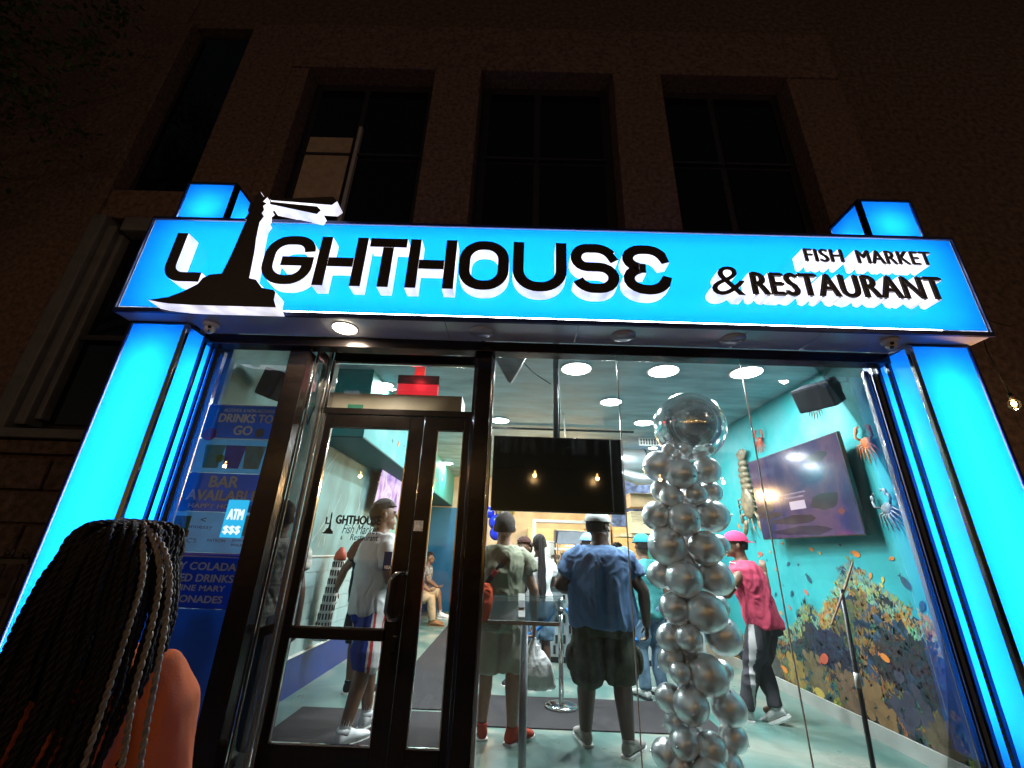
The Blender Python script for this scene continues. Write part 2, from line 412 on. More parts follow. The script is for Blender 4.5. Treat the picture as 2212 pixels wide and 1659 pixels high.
# L
letter([([(-2.478, T0)] + [(-2.478, T1 + .16)] + arc(-2.378, T1 + hw + .10, .10, .10, 180, 270, 8) + [(-2.24, T1 + hw)], False)])
# G
def rr(x0, x1, z0, z1, r, corners):  # helper: list of arcs of a rounded rectangle
    o = []
    for c in corners:
        cx = x0 + r if c[0] == 'l' else x1 - r; cz = z0 + r if c[1] == 'b' else z1 - r
        a = {'lt': (180, 90), 'lb': (270, 180), 'rb': (0, -90), 'rt': (90, 0)}[c]
        o += arc(cx, cz, r, r, a[0], a[1], 7)
    return o
x0, x1 = -1.836 + hw, -1.475 - hw; z0, z1 = T1 + hw, T0 - hw
g = arc(x1 - .10, z1 - .10, .10, .10, 0, 90, 7) + arc(x0 + .13, z1 - .13, .13, .13, 90, 180, 7) + arc(x0 + .13, z0 + .13, .13, .13, 180, 270, 7) + arc(x1 - .12, z0 + .12, .12, .12, 270, 360, 7) + [(x1, 3.355), (x1 - .19, 3.355)]
letter([(g, False)])
def Hl(xa, xb): letter([([(xa + hw, T0), (xa + hw, T1)], False), ([(xb - hw, T0), (xb - hw, T1)], False), ([(xa + W + .001, 3.357), (xb - W - .001, 3.357)], False)])
Hl(-1.450, -1.110)
letter([([(-1.093, T0 - hw), (-.825, T0 - hw)], False), ([(-.955, T0 - W - .001), (-.955, T1)], False)])
Hl(-.802, -.463)
x0, x1 = -.437 + hw, -.083 - hw; r = .125
letter([(arc(x1 - r, z1 - r, r, r, 0, 90, 7) + arc(x0 + r, z1 - r, r, r, 90, 180, 7) + arc(x0 + r, z0 + r, r, r, 180, 270, 7) + arc(x1 - r, z0 + r, r, r, 270, 360, 7), True)])
x0, x1 = -.056 + hw, .327 - hw
letter([([(x0, T0)] + arc(x0 + .14, z0 + .14, .14, .14, 180, 270, 8) + arc(x1 - .14, z0 + .14, .14, .14, 270, 360, 8) + [(x1, T0)], False)])
x0, x1 = .354 + hw, .694 - hw; zm = 3.375; r = (z1 - zm) / 2
letter([([(x1 + .02, 3.475)] + arc(x1 - .12, z1 - .13, .13, .13, 25, 90, 6) + arc(x0 + r, zm + r, r, r, 90, 270, 9) + arc(x1 - .10, (zm + z0) / 2, .10, (zm - z0) / 2, 90, -90, 9) + arc(x0 + .12, z0 + .12, .12, .12, 270, 205, 6), False)])
x0, x1 = .722 + hw, 1.04 - hw
letter([([(x1 + .045, 3.470)] + arc(x1 - .10, z1 - .13, .13, .13, 25, 90, 6) + arc(x0 + .10, zm + r + .002, .10, r - .002, 90, 248, 8) + [(x0 + .075, zm)], False),
        ([(x0 + .075, zm - .0)] + arc(x0 + .12, (zm + z0) / 2, .12, (zm - z0) / 2, 112, 270, 8) + arc(x1 - .10, z0 + .13, .13, .13, 270, 335, 6) + [(x1 + .05, 3.262)], False),
        ([(x0 + .078, zm - .001), (.885, zm - .001)], False)][:3])
# lighthouse emblem
LH = [(-2.525,2.993),(-2.488,2.999),(-2.388,3.023),(-2.305,3.069),(-2.225,3.130),(-2.205,3.180),(-2.163,3.212),(-2.085,3.222),(-2.070,3.320),(-2.062,3.381),(-2.052,3.500),(-2.044,3.624),(-2.035,3.697),(-2.052,3.712),(-2.036,3.758),(-2.050,3.798),(-2.047,3.853),(-2.031,3.875),(-2.028,3.930),(-2.012,3.955),(-2.000,3.975),(-1.990,3.955),(-1.965,3.925),(-1.935,3.92),(-1.956,3.877),(-1.925,3.86),(-1.945,3.835),(-1.93,3.800),(-1.938,3.765),(-1.915,3.735),(-1.933,3.681),(-1.927,3.60),(-1.920,3.525),(-1.908,3.45),(-1.900,3.387),(-1.882,3.190),(-1.831,3.178),(-1.776,3.115),(-1.690,3.100),(-1.672,3.08),(-1.669,3.022),(-1.640,2.962),(-2.019,2.962),(-2.213,2.962),(-2.371,2.968),(-2.452,2.978)]
em = boxo('emblem_mount', (-2.03, -1.95, -.10, -.03, .3, .7), LETBLACK, sg)
def prism_part(name, pts, parent=sg, y0=-.125, y1=-.006):
    bm = B(); prism_xz(bm, [(x, z - 3.0) for x, z in pts], y0, y1)
    o = obj(name, bm, [LETBLACK, LETSIDE], parent); return o
prism_part('lighthouse_emblem', LH)
prism_part('light_beam', [(-1.915, 3.905), (-1.437, 3.945), (-1.40, 3.90), (-1.434, 3.862), (-1.90, 3.893)], y0=-.123)
prism_part('light_beam', [(-1.905, 3.880), (-1.541, 3.846), (-1.505, 3.81), (-1.528, 3.772), (-1.90, 3.855)], y0=-.123)
# small text, each letter its own piece
for s, a, b, c, d, bo in (('FISH', 2.018, 2.300, 3.462, 3.584, .003), ('MARKET', 2.388, 2.925, 3.458, 3.582, .003), ('RESTAURANT', 1.598, 2.930, 3.168, 3.368, .004)):
    sets = []
    hh = (d - c) * .066
    for j, (dx, dz) in enumerate(((0, 0), (-1, 0), (1, 0), (-.5, 0), (.5, 0), (0, -.6), (0, .6))):
        dx *= hh; dz *= hh
        sets.append(islands(fit_text(s, a + dx + hh, b + dx - hh, c - 3.0 + dz + hh * .6, d - 3.0 + dz - hh * .6, -.004, 0, .115 - .0002 * j, 0, 1.06)))
    if len({len(q) for q in sets}) == 1:
        for tri in zip(*sets):
            me = bpy.data.meshes.new('letter'); nb = B()
            for q in tri:
                q.to_mesh(me); nb.from_mesh(me); q.free()
            bpy.data.meshes.remove(me); obj('letter', nb, [LETBLACK, LETSIDE], sg)
    else:
        for nb in sets[1]: obj('letter', nb, [LETBLACK, LETSIDE], sg)
for nb in islands(fit_text('&', 1.325, 1.562, 3.165 - 3, 3.405 - 3, -.004, .012, .115, .15)):
    obj('letter', nb, [LETBLACK, LETSIDE], sg)

# ================================================================== PILLARS (light boxes)
def pillar(name, label, xa, xb, s):     # xa..xb front panel, s = +1 when the stepped side faces +x
    r = empty(name, label, 'pillar', ((xa + xb) / 2, .14, 0), group='glowing light box pillars either side of the shopfront')
    ox, oy = (xa + xb) / 2, .14
    def q(nm, d, mt, bev=0., parent=r):
        bm = B(); box(bm, min(d[0], d[1]) - ox, max(d[0], d[1]) - ox, d[2] - oy, d[3] - oy, d[4], d[5], bev=bev); return obj(nm, bm, mt, parent)
    side = xb if s > 0 else xa          # inner x of the stepped side
    outer = xa if s > 0 else xb
    # front acrylic panels: lower length and the stub above the sign
    for (z0, z1) in ((.42, 2.95), (3.818, 4.30)):
        bm = B(); quad(bm, [(xa + .012 - ox, 0, z0), (xb - .012 - ox, 0, z0), (xb - .012 - ox, 0, z1), (xa + .012 - ox, 0, z1)])
        obj('front_panel', bm, ACRYL, r)
        # box behind
        bm = B(); yb = .335
        X0, X1 = xa + .005 - ox, xb - .005 - ox
        quad(bm, [(X0, yb, z0), (X1, yb, z0), (X1, yb, z1), (X0, yb, z1)])
        for zz in (z0, z1): quad(bm, [(X0, .004, zz), (X1, .004, zz), (X1, yb, zz), (X0, yb, zz)])
        xo = X0 if s > 0 else X1
        quad(bm, [(xo, .004, z0), (xo, yb, z0), (xo, yb, z1), (xo, .004, z1)])
        obj('inner_reflector', bm, BOXWHITE, r)
        q('edge_trim', (xa - .012, xb + .0, oy - .01, oy + .34, z1, z1 + .02), NAVY)
        q('edge_trim', (outer - .008, outer + .008, oy - .012, oy + .34, z0, z1 - .001), NAVY)
        # side acrylic panels
        if z0 < 1: segs = [(.160, .320), (.350, .415), (.437, .462)]
        else: segs = [(.170, .473)]
        for (a, b) in segs:
            bm = B(); X = side - ox - (.006 if s > 0 else -.006)
            quad(bm, [(X, a - oy, z0), (X, b - oy, z0), (X, b - oy, z1), (X, a - oy, z1)]); obj('side_panel', bm, ACRYL, r)
        # tubes
        xm = (xa + xb) / 2 - ox; n = 14 if z0 < 1 else 3
        bm = B(); tube(bm, [(xm, .20, z0 + .16), (xm, .20, z1 - .16)], .016, 10)
        obj('lamp_tube', bm, TUBE if z0 < 1 else TUBE2, r)
    # corner trims
    e = .004
    for (a, b, mt) in ((.128, .158, CHROME), (.322, .348, TRIM), (.417, .435, TRIM), (.464, .482, TRIM)):
        X = side
        q('corner_trim', (X - .018, X + .014, a, b, .42, 2.955), mt, .004)
    q('corner_trim', (side - .018, side + .012, .128, .165, 3.818, 4.3), TRIM)
    q('back_box', (xa, xb, .485, .60, .0, 2.955), NAVY)
    q('plinth', (xa - .015, xb + .015, .115, .47, -.06, .415), M('darkened_base', (.03, .028, .032), .35, 0, .5, 60), .01)  # added base; its dark colour paints in the darkened lower view corners
    return r
TUBE = emis('lamp_tube', (.9, .96, 1), 95.0)
TUBE2 = emis('lamp_tube_short', (.9, .96, 1), 125.0)
pillar('lightbox_pillar', 'glowing blue light box pillar at the left end of the shopfront', -2.84, -2.425, 1)
pillar('lightbox_pillar', 'glowing blue light box pillar at the right end of the shopfront', 2.805, 3.23, -1)

# ================================================================== SOFFIT
SOF = M('soffit_panel', (.82, .82, .86), .2, .1, .06, 3)
sf = empty('entrance_soffit', 'grey polished soffit with recessed lights under the sign', 'soffit', (0, .15, 2.966))
def so(nm, d, mt, bev=0., parent=sf):
    bm = B(); box(bm, d[0], d[1], d[2] - .15, d[3] - .15, d[4] - 2.966, d[5] - 2.966, bev=bev); return obj(nm, bm, mt, parent)
ed = [-2.40, -1.42, -.52, .42, 1.60, 2.12, 2.78]
for a, b in zip(ed, ed[1:]):
    if a < -.4: so('soffit_panel', (a + .003, b - .003, .01, .285 if a > -1.5 or True else .3, 2.968, 2.985), SOF)
    else: so('soffit_panel', (a + .003, b - .003, .01, .285, 2.968, 2.985), SOF)
so('soffit_panel', (-2.86, -2.403, .0, .135, 2.9675, 2.9845), SOF); so('soffit_panel', (2.783, 3.25, .0, .135, 2.9675, 2.9845), SOF)
WARM = (1., .78, .55)
def point(loc, r, col, w, parent, name='bulb_light'):
    ld = bpy.data.lights.new(name, 'POINT'); ld.shadow_soft_size = r; ld.color = col; ld.energy = w
    o = bpy.data.objects.new(name, ld); link(o, parent); o.location = loc; return o
def disk(loc, size, col, w, parent=None, rot=(0, 0, 0), name='lamp_light', spread=PI):
    ld = bpy.data.lights.new(name, 'AREA'); ld.shape = 'DISK'; ld.size = size; ld.color = col; ld.energy = w; ld.spread = spread
    o = bpy.data.objects.new(name, ld); link(o, parent); o.location = loc; o.rotation_euler = rot; return o
for i, x in enumerate((-1.27, -.27, .76, 1.55)):
    t = so('recessed_lamp', (x - .001, x + .001, .139, .141, 2.990, 2.991), SOF)
    bm = B()
    tube(bm, [(x, -.01, -.006), (x, -.01, .001)], [.088, .088], 32); obj('lamp_ring', bm, M('lamp_ring', (.62, .62, .68), .25, .1) if i else WHITEPLASTIC, t, True)
    if i == 0:
        bm = B(); tube(bm, [(x, -.01, -.016), (x, -.01, -.007)], [.075, .086], 32); obj('diffuser', bm, emis('soffit_lamp_glow', (1, .86, .66), 20), t)
        disk((x, -.01, -.02), .15, (1, .80, .58), 24, t)
# dome cameras at both ends of the soffit
CAMW = M('camera_shell', (.62, .60, .60), .3, 0, .05, 10)
for (px, py_, lb) in ((457, 700, 'small white dome security camera under the left end of the sign'), (1921, 735, 'small white dome security camera under the right end of the sign')):
    c = Pz(px, py_, 2.962); t = empty('security_camera', lb, 'camera', c, 0, 'security cameras under the sign')
    bm = B(); tube(bm, [(0, 0, 0), (0, 0, -.018), (0, 0, -.03)], [.055, .055, .042], 28); obj('mount', bm, CAMW, t, True)
    bm = B(); ell(bm, (0, -.005, -.045), (.036, .036, .036), 24, 16); ball = obj('ball', bm, CAMW, t, True)
    for k, a in enumerate((-.1, .85)):
        d = Vector((.02 if px < 1000 else -.02, -math.cos(a) * .034, -.045 - math.sin(a) * .030)); u = (d - Vector((0, -.005, -.045))).normalized()
        bm = B(); tube(bm, [d - u * .004, d + u * .004], .0115, 16); obj('lens', bm, NIGHTGLASS, ball, True)
# ceiling of the recess in front of the doors
bm = B(); box(bm, -1.60, -.19, .44, .80, 3.11, 3.13); obj_ = obj('recess_ceiling', bm, WHITEPLASTIC); obj_['kind'] = 'structure'

# ================================================================== STOREFRONT GLAZING
GY = .42
st = empty('storefront', 'black metal framed glass storefront with recessed double doors', 'storefront', (0, GY, 0))
def fr(nm, d, mt, bev=.004, parent=st, **k):
    bm = B(); box(bm, d[0], d[1], d[2] - GY, d[3] - GY, d[4], d[5], bev=bev); return obj(nm, bm, mt, parent, **k)
fr('header', (-2.40, 2.79, .290, .40, 2.885, 2.966), BLACKMETAL)
fr('header_lip', (-2.40, 2.79, .40, .45, 2.93, 2.966), CHROME)
fr('jamb', (-2.405, -2.372, .484, .50, .0, 2.88), STEEL); fr('jamb', (-2.368, -2.352, .455, .50, .0, 2.88), BLACKMETAL); fr('jamb', (-2.348, -2.315, .435, .47, .0, 2.88), STEEL)
fr('jamb', (2.752, 2.785, .484, .50, .0, 2.88), STEEL); fr('jamb', (2.730, 2.748, .455, .50, .0, 2.88), BLACKMETAL); fr('jamb', (2.690, 2.726, .435, .47, .0, 2.88), STEEL)
fr('post', (-1.752, -1.605, .35, .47, .0, 2.884), BLACKMETAL)
fr('post', (-.305, -.195, .35, .47, .0, 2.884), BLACKMETAL)
fr('post_edge', (-.192, -.172, .36, .46, .0, 2.884), CHROME); fr('post_edge', (-.328, -.308, .36, .40, .0, 2.884), TRIM)
fr('bottom_rail', (-2.31, -1.755, .40, .45, .0, .12), BLACKMETAL); fr('bottom_rail', (-.17, 2.688, .40, .45, .0, .03), STEEL)
def pane(nm, x0, x1, y, z0, z1, th=.012, mt=GLASS):
    bm = B(); box(bm, x0, x1, y - GY, y + .001 - GY, z0, z1); return obj(nm, bm, mt, st)
pane('pane', -2.312, -1.755, .43, .122, 2.9)
SEAM = M('glass_seam', (.75, .78, .78), .2, .3, .1)
xs = [-.17, 1.006, 2.028, 2.688]
xs = [-.17, Py(1352, 1100, .43).x, Py(1672, 1190, .43).x, 2.688]
for i, (a, b) in enumerate(zip(xs, xs[1:])):
    pane('pane', a + .004, b - .004, .43, .032, 2.93)
    if i: fr('glass_seam', (a - .0035, a + .0035, .426, .434, .03, 2.93), SEAM, 0)
# returns of the recess (side lights)
fr('return_frame', (-1.604, -1.585, .472, .484, .0, 2.966), STEEL); fr('return_frame', (-1.600, -1.575, .66, .70, .0, 3.10), STEEL)
fr('return_rail', (-1.603, -1.590, .486, .658, 2.88, 2.966), STEEL); fr('return_rail', (-1.603, -1.590, .486, .658, .0, .12), BLACKMETAL); fr('return_rail', (-1.603, -1.590, .486, .658, .92, .98), BLACKMETAL)
bm = B(); box(bm, -1.598, -1.597, .486 - GY, .658 - GY, .12, 2.88); obj('pane', bm, GLASS, st)
fr('return_frame', (-.30, -.27, .472, .69, .0, 3.10), BLACKMETAL)
# door plane frame
DY = .70
fr('transom_head', (-1.57, -.33, DY, DY + .08, 2.955, 3.06), BLACKMETAL); fr('transom_head_bead', (-1.54, -.36, DY + .01, DY + .04, 2.935, 2.953), CHROME)
fr('transom_bar', (-1.57, -.33, DY - .01, DY + .08, 2.478, 2.53), BLACKMETAL)
fr('door_jamb', (-1.57, -1.545, DY - .01, DY + .08, .0, 2.476), STEEL); fr('door_jamb', (-.36, -.33, DY - .01, DY + .08, .0, 2.476), BLACKMETAL)
fr('door_jamb', (-1.57, -1.545, DY - .01, DY + .08, 2.532, 2.953), CHROME); fr('door_jamb', (-.36, -.33, DY - .01, DY + .08, 2.532, 2.953), BLACKMETAL)
pane('transom_pane', -1.543, -.362, DY + .03, 2.532, 2.934)
fr('above_head', (-1.57, -.33, DY, DY + .08, 3.062, 3.12), TRIM)
fr('threshold', (-1.60, -.30, .44, .80, -.05, .03), STEEL)
def door(x0, x1, gx0, gx1, hinge):
    d = fr('door', (x0, x1, DY + .005, DY + .012, 2.36, 2.37), BLACKMETAL, 0)
    def dp(nm, dd, mt=BLACKMETAL, bev=.004):
        bm = B(); box(bm, dd[0], dd[1], dd[2] - GY, dd[3] - GY, dd[4], dd[5], bev=bev); return obj(nm, bm, mt, d)
    dp('stile', (x0, gx0, DY, DY + .05, .04, 2.474)); dp('stile', (gx1, x1, DY, DY + .05, .04, 2.474))
    dp('top_rail', (gx0, gx1, DY, DY + .05, 2.372, 2.474)); dp('bottom_rail', (gx0, gx1, DY, DY + .05, .04, .315))
    dp('bead', (gx0, gx1, DY - .004, DY + .01, .317, .327), CHROME, 0); dp('bead', (gx0, gx0 + .008, DY - .003, DY + .02, .33, 2.37), CHROME, 0); dp('bead', (gx1 - .008, gx1, DY - .003, DY + .02, .33, 2.37), CHROME, 0)
    dp('pane', (gx0, gx1, DY + .025, DY + .026, .315, 2.372), GLASS, 0)
    return d, dp
d1, dp1 = door(-1.540, -.738, -1.488, -.848, -1)
dp1('push_bar', (-1.489, -.847, DY - .02, DY + .02, .895, .962)); dp1('push_bar_edge', (-1.489, -.847, DY - .018, DY - .002, .963, .972), CHROME, 0)
hx = -.80
bm = B(); tube(bm, [(hx + .05, .29, 1.315), (hx + .045, .215, 1.32), (hx - .0, .20, 1.315), (hx - .03, .195, 1.27), (hx - .035, .195, 1.08), (hx - .01, .20, 1.035), (hx + .03, .215, 1.03), (hx + .04, .29, 1.035)], .014, 12); obj('handle', bm, CHROME, d1, True)
dp1('lock', (-.79, -.76, DY - .012, DY, .84, .93), TRIM)
d2, dp2 = door(-.734, -.362, -.622, -.412, 1)
dp2('push_bar', (-.621, -.413, DY - .02, DY + .02, .895, .93)) if False else None
INK = M('black_vinyl', (.01, .01, .012), .5); WHITEINK = M('white_vinyl', (.8, .8, .8), .5)
def dtext(s, ax, az, bx, bz, mt, y=DY + .022, par=d1, bold=.02, shear=0):
    a = Py(ax, az, y); b = Py(bx, bz, y)
    return flat_text(s, min(a.x, b.x), max(a.x, b.x), min(a.z, b.z), max(a.z, b.z), y - GY, mt, par, 'lettering', bold, shear)
_z4 = lambda x, y: ((500 + .4521 * x) / 1.4756, (1000 + .4521 * y) / 1.4756)
def dt4(s, x0, yb, x1, yt, mt, **k): a = _z4(x0, yb); b = _z4(x1, yt); return dtext(s, a[0], a[1], b[0], b[1], mt, **k)
dt4('L', 1185, 1482, 1222, 1432, INK, bold=.035); dt4('GHTHOUSE', 1256, 1482, 1585, 1428, INK, bold=.035)
dt4('Fish Market', 1303, 1548, 1570, 1492, INK, bold=.004, shear=.35); dt4('&', 1292, 1592, 1312, 1566, INK, bold=.004); dt4('Restaurant', 1360, 1596, 1562, 1560, INK, bold=.006, shear=.15)
mini = []
for (x, z) in LH:
    mini.append((x, z))
mx0, mx1, mz0, mz1 = -2.525, -1.640, 2.962, 4.02
A_ = Py(*_z4(1158, 1550), DY + .022); B_ = Py(*_z4(1270, 1390), DY + .022)
bm = B(); vs = [bm.verts.new((A_.x + (x - mx0) / (mx1 - mx0) * (B_.x - A_.x), DY + .022 - GY, A_.z + (z - mz0) / (mz1 - mz0) * (B_.z - A_.z))) for x, z in LH]; bm.faces.new(vs)
obj('lighthouse_decal', bm, INK, d1)
# stickers on the meeting stiles
a = Py(991, 1243, DY - .002); 
def sticker(px0, py0, px1, py1, y, mt, par, name='sticker'):
    a = Py(px0, py1, y); b = Py(px1, py0, y)
    bm = B(); box(bm, a.x, b.x, y - .002 - GY, y - GY, a.z, b.z); return obj(name, bm, mt, par)
CARD = M('card_blue', (.02, .03, .09), .4, 0, .1, 20)
s = sticker(826, 1192, 848, 1232, DY - .001, CARD, d1); dtext('VISA', 829, 1229, 845, 1222, WHITEINK, y=DY - .0045, bold=.02)
s = sticker(893, 1125, 915, 1147, DY - .001, M('grey_sticker', (.45, .43, .43), .5, 0, .4, 60), d2)
# air curtain over the doors (inside)
CREAM = M('cream_enamel', (.62, .57, .47), .35, 0, .05, 6)
ac = empty('air_curtain', 'long cream air curtain unit mounted inside above the doors', 'air curtain', (-1.0, 1.0, 2.6))
bm = B(); box(bm, -.70, .53, -.12, .12, -.03, .13, bev=.012); obj('housing', bm, CREAM, ac)
bm = B(); box(bm, -.66, .50, -.124, -.121, -.028, -.015); obj('outlet_slot', bm, BLACKPLASTIC, ac)
bm = B(); box(bm, -.45, -.32, -.128, -.121, -.02, .02); obj('energy_label', bm, M('green_label', (.03, .3, .2), .5), ac)
# ================================================================== ROOM
def floor_mat():
    mt = M('stained_concrete_floor', (.30, .36, .33), .28, 0, .0, 1)
    N, L = nodes_of(mt); b = N['Principled BSDF']; tc = N.new('ShaderNodeTexCoord')
    n1 = N.new('ShaderNodeTexNoise'); n1.inputs['Scale'].default_value = 1.3; n1.inputs['Detail'].default_value = 8; n1.inputs['Distortion'].default_value = .8
    L.new(tc.outputs['Object'], n1.inputs['Vector'])
    cr = N.new('ShaderNodeValToRGB'); e = cr.color_ramp.elements
    e[0].position = .3; e[0].color = (.045, .125, .11, 1); e[1].position = .74; e[1].color = (.36, .32, .26, 1)
    k = e.new(.5); k.color = (.13, .20, .175, 1)
    L.new(n1.outputs['Fac'], cr.inputs[0])
    # warmer towards the door side of the room
    L.new(cr.outputs[0], b.inputs['Base Color']); return mt
bm = B(); box(bm, -2.6, 3.6, .45, 12.0, -.2, 0.0); struct('shop_floor', bm, floor_mat())
CEIL = M('painted_ceiling', (.33, .45, .49), .7, 0, .3, 1.6, stretch=(1, 3, 1))
bm = B(); box(bm, -2.6, 3.6, .45, 12.0, 3.48, 3.6); struct('shop_ceiling', bm, CEIL)
def mural_wall_mat():
    mt = M('teal_wall_paint', (.05, .45, .45), .6, 0, .0, 1)
    N, L = nodes_of(mt); b = N['Principled BSDF']; tc = N.new('ShaderNodeTexCoord')
    n1 = N.new('ShaderNodeTexNoise'); n1.inputs['Scale'].default_value = 1.1; n1.inputs['Detail'].default_value = 9; n1.inputs['Roughness'].default_value = .65
    sp_ = N.new('ShaderNodeSeparateXYZ'); L.new(tc.outputs['Object'], sp_.inputs[0]); L.new(tc.outputs['Object'], n1.inputs['Vector'])
    ad = N.new('ShaderNodeMath'); ad.operation = 'MULTIPLY_ADD'; ad.inputs[1].default_value = 1.2; L.new(n1.outputs['Fac'], ad.inputs[0]); 
    mz = N.new('ShaderNodeMath'); mz.operation = 'MULTIPLY_ADD'; mz.inputs[1].default_value = .16; mz.inputs[2].default_value = -.45; L.new(sp_.outputs[2], mz.inputs[0]); L.new(mz.outputs[0], ad.inputs[2])
    cr = N.new('ShaderNodeValToRGB'); e = cr.color_ramp.elements
    e[0].position = .2; e[0].color = (.022, .27, .31, 1); e[1].position = .9; e[1].color = (.16, .36, .38, 1)
    k = e.new(.55); k.color = (.035, .34, .35, 1)
    L.new(ad.outputs[0], cr.inputs[0]); L.new(cr.outputs[0], b.inputs['Base Color']); return mt
TEAL = mural_wall_mat()
rwall = struct('right_wall', (lambda b: (box(b, 3.4, 3.55, .47, 12.0, 0, 3.48), b)[1])(B()), TEAL)
bm = B(); box(bm, -2.45, -2.3, .50, 12.0, 1.372, 3.48); lwall = struct('left_wall', bm, M('left_mural_paint', (.16, .30, .30), .6, 0, .55, 1.6, stretch=(1, 1, .6)))
TILE = M('pale_teal_tile', (.30, .42, .42), .35, 0, .12, 5)
boxo('tile_backing', (-2.45, -2.315, .50, 12.0, .385, 1.355), M('tile_grout', (.6, .62, .6), .7), lwall)
z = .388
row = 0
while z < 1.34:
    y = .52 - (.3 if row % 2 else 0)
    while y < 9.5:
        a, b_ = max(y, .52), y + .594
        if b_ - a > .1: boxo('tile', (-2.315, -2.302, a, b_, z, z + .156), TILE, lwall)
        y += .6
    z += .161; row += 1
boxo('dado_cap', (-2.32, -2.285, .5, 12, 1.357, 1.371), WHITEPLASTIC, lwall)
boxo('kick_band', (-2.45, -2.29, .5, 12.0, 0, .368), M('navy_band', (.012, .03, .16), .35, 0, .15, 8), lwall)
boxo('white_line', (-2.32, -2.275, .5, 12, .369, .384), WHITEPLASTIC, lwall)
boxo('bulkhead', (-2.3, -1.73, 2.12, 12, 2.65, 3.479), TEAL, lwall)
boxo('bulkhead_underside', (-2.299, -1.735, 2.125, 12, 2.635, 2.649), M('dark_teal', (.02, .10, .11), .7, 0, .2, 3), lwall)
# white swirls painted on the left wall
SW = M('swirl_paint', (.42, .5, .48), .6, 0, .2, 5)
for i in range(46):
    y0 = random.uniform(.8, 5.5); z0 = random.uniform(1.45, 1.9); amp = random.uniform(.05, .16); ln = random.uniform(.3, .9)
    pts = [(y0 + .25 * t + amp * math.sin(4 * t + i), z0 + ln * t) for t in [k / 10 for k in range(11)] if z0 + ln * t < 2.6]
    if len(pts) < 3: continue
    bm = B()
    for (a, c), (d, e) in zip(pts, pts[1:]):
        w = random.uniform(.006, .014); quad(bm, [(-2.2985, a, c), (-2.2985, a + w, c), (-2.2985, d + w, e), (-2.2985, d, e)])
    obj('painted_swirl', bm, SW, lwall)
boxo('skirting', (3.375, 3.4, .47, 12, 0, .13), M('skirting_paint', (.36, .36, .33), .5, 0, .1, 6), rwall)
BACK = M('back_wall_tile', (.30, .36, .38), .5, 0, .2, 4)
bwall = struct('back_wall', (lambda b: (box(b, -2.6, 3.6, 9.9, 10.1, 0, 3.48), b)[1])(B()), M('kitchen_wall', (.55, .46, .34), .6, 0, .2, 3))
boxo('blue_panel', (-2.29, -1.35, 9.86, 9.9, .0, 2.6), M('blue_wall_panel', (.02, .16, .32), .4, 0, .1, 3), bwall)
# corner of the front, inside
bm = B(); box(bm, 2.79, 3.4, .44, .47, 0, 3.48); struct('front_wall', bm, M('front_wall_inner', (.3, .34, .36), .7))
bm = B(); box(bm, -2.6, 3.6, .44, .60, 3.135, 3.48); struct('front_wall', bm, M('front_wall_inner', (.3, .34, .36), .7))
bm = B(); box(bm, -2.6, -2.41, .47, .62, 0, 3.48); struct('front_wall', bm, M('front_wall_inner', (.3, .34, .36), .7))

# ---- reef mural painted on the right wall
def colmat(name):
    mt = bpy.data.materials.new(name); mt.use_nodes = True; N, L = nodes_of(mt); b = N['Principled BSDF']
    at = N.new('ShaderNodeAttribute'); at.attribute_name = 'Col'
    nz = N.new('ShaderNodeTexNoise'); nz.inputs['Scale'].default_value = 25
    mx = N.new('ShaderNodeMix'); mx.data_type = 'RGBA'; mx.blend_type = 'MULTIPLY'; mx.inputs[0].default_value = .5
    L.new(at.outputs['Color'], mx.inputs[6]); L.new(nz.outputs['Color'], mx.inputs[7]); L.new(mx.outputs[2], b.inputs['Base Color'])
    b.inputs['Roughness'].default_value = .6; return mt
HK = [(.45, .2), (.9, .55), (1.1, .95), (1.3, 1.13), (1.6, 1.25), (1.85, 1.42), (2.0, 1.58), (2.2, 1.55), (2.35, 1.25), (2.6, 1.05), (2.9, 1.12), (3.1, .85), (3.4, .70), (3.6, .78), (3.9, .72), (4.2, .45), (4.6, .5), (5.2, .3), (6.5, .25)]
def reef_h(y):
    for (a, p), (b, q) in zip(HK, HK[1:]):
        if a <= y <= b: return p + (q - p) * (y - a) / (b - a)
    return .1
V = []; Fc = []; Cl = []
def blade(y, z, ang, ln, w, col, lay):
    x = 3.4 - .0012 - lay
    dy, dz = math.sin(ang), math.cos(ang)
    i = len(V)
    V.extend([(x, y - dz * w, z + dy * w), (x, y + dy * ln * .55 - dz * w * .8, z + dz * ln * .55 + dy * w * .8), (x, y + dy * ln, z + dz * ln), (x, y + dy * ln * .6 + dz * w, z + dz * ln * .6 - dy * w), (x, y + dz * w * .8, z - dy * w * .8)])
    Fc.append((i, i + 1, i + 2, i + 3, i + 4)); Cl.append(col)
DARK = [(.010, .018, .045), (.015, .04, .07), (.03, .022, .03), (.01, .03, .035), (.045, .03, .03), (.015, .06, .065)]
MIDC = [(.10, .13, .05), (.20, .13, .05), (.06, .15, .11), (.30, .15, .04), (.05, .10, .13), (.14, .19, .08)]
TOPC = [(.38, .34, .10), (.45, .22, .05), (.18, .42, .30), (.30, .34, .14), (.10, .28, .26), (.5, .3, .08)]
rng = random.Random(5)
lay = 0
clusters = []
for i in range(2600):
    y = rng.uniform(.5, 5.6); h = reef_h(y); z = h * (1 - rng.random() ** 1.0 * 1.0) * .97 + .02
    if z < .13: z = .13 + rng.random() * .1
    clusters.append((y, z, h))
clusters.sort(key=lambda c: -c[1])
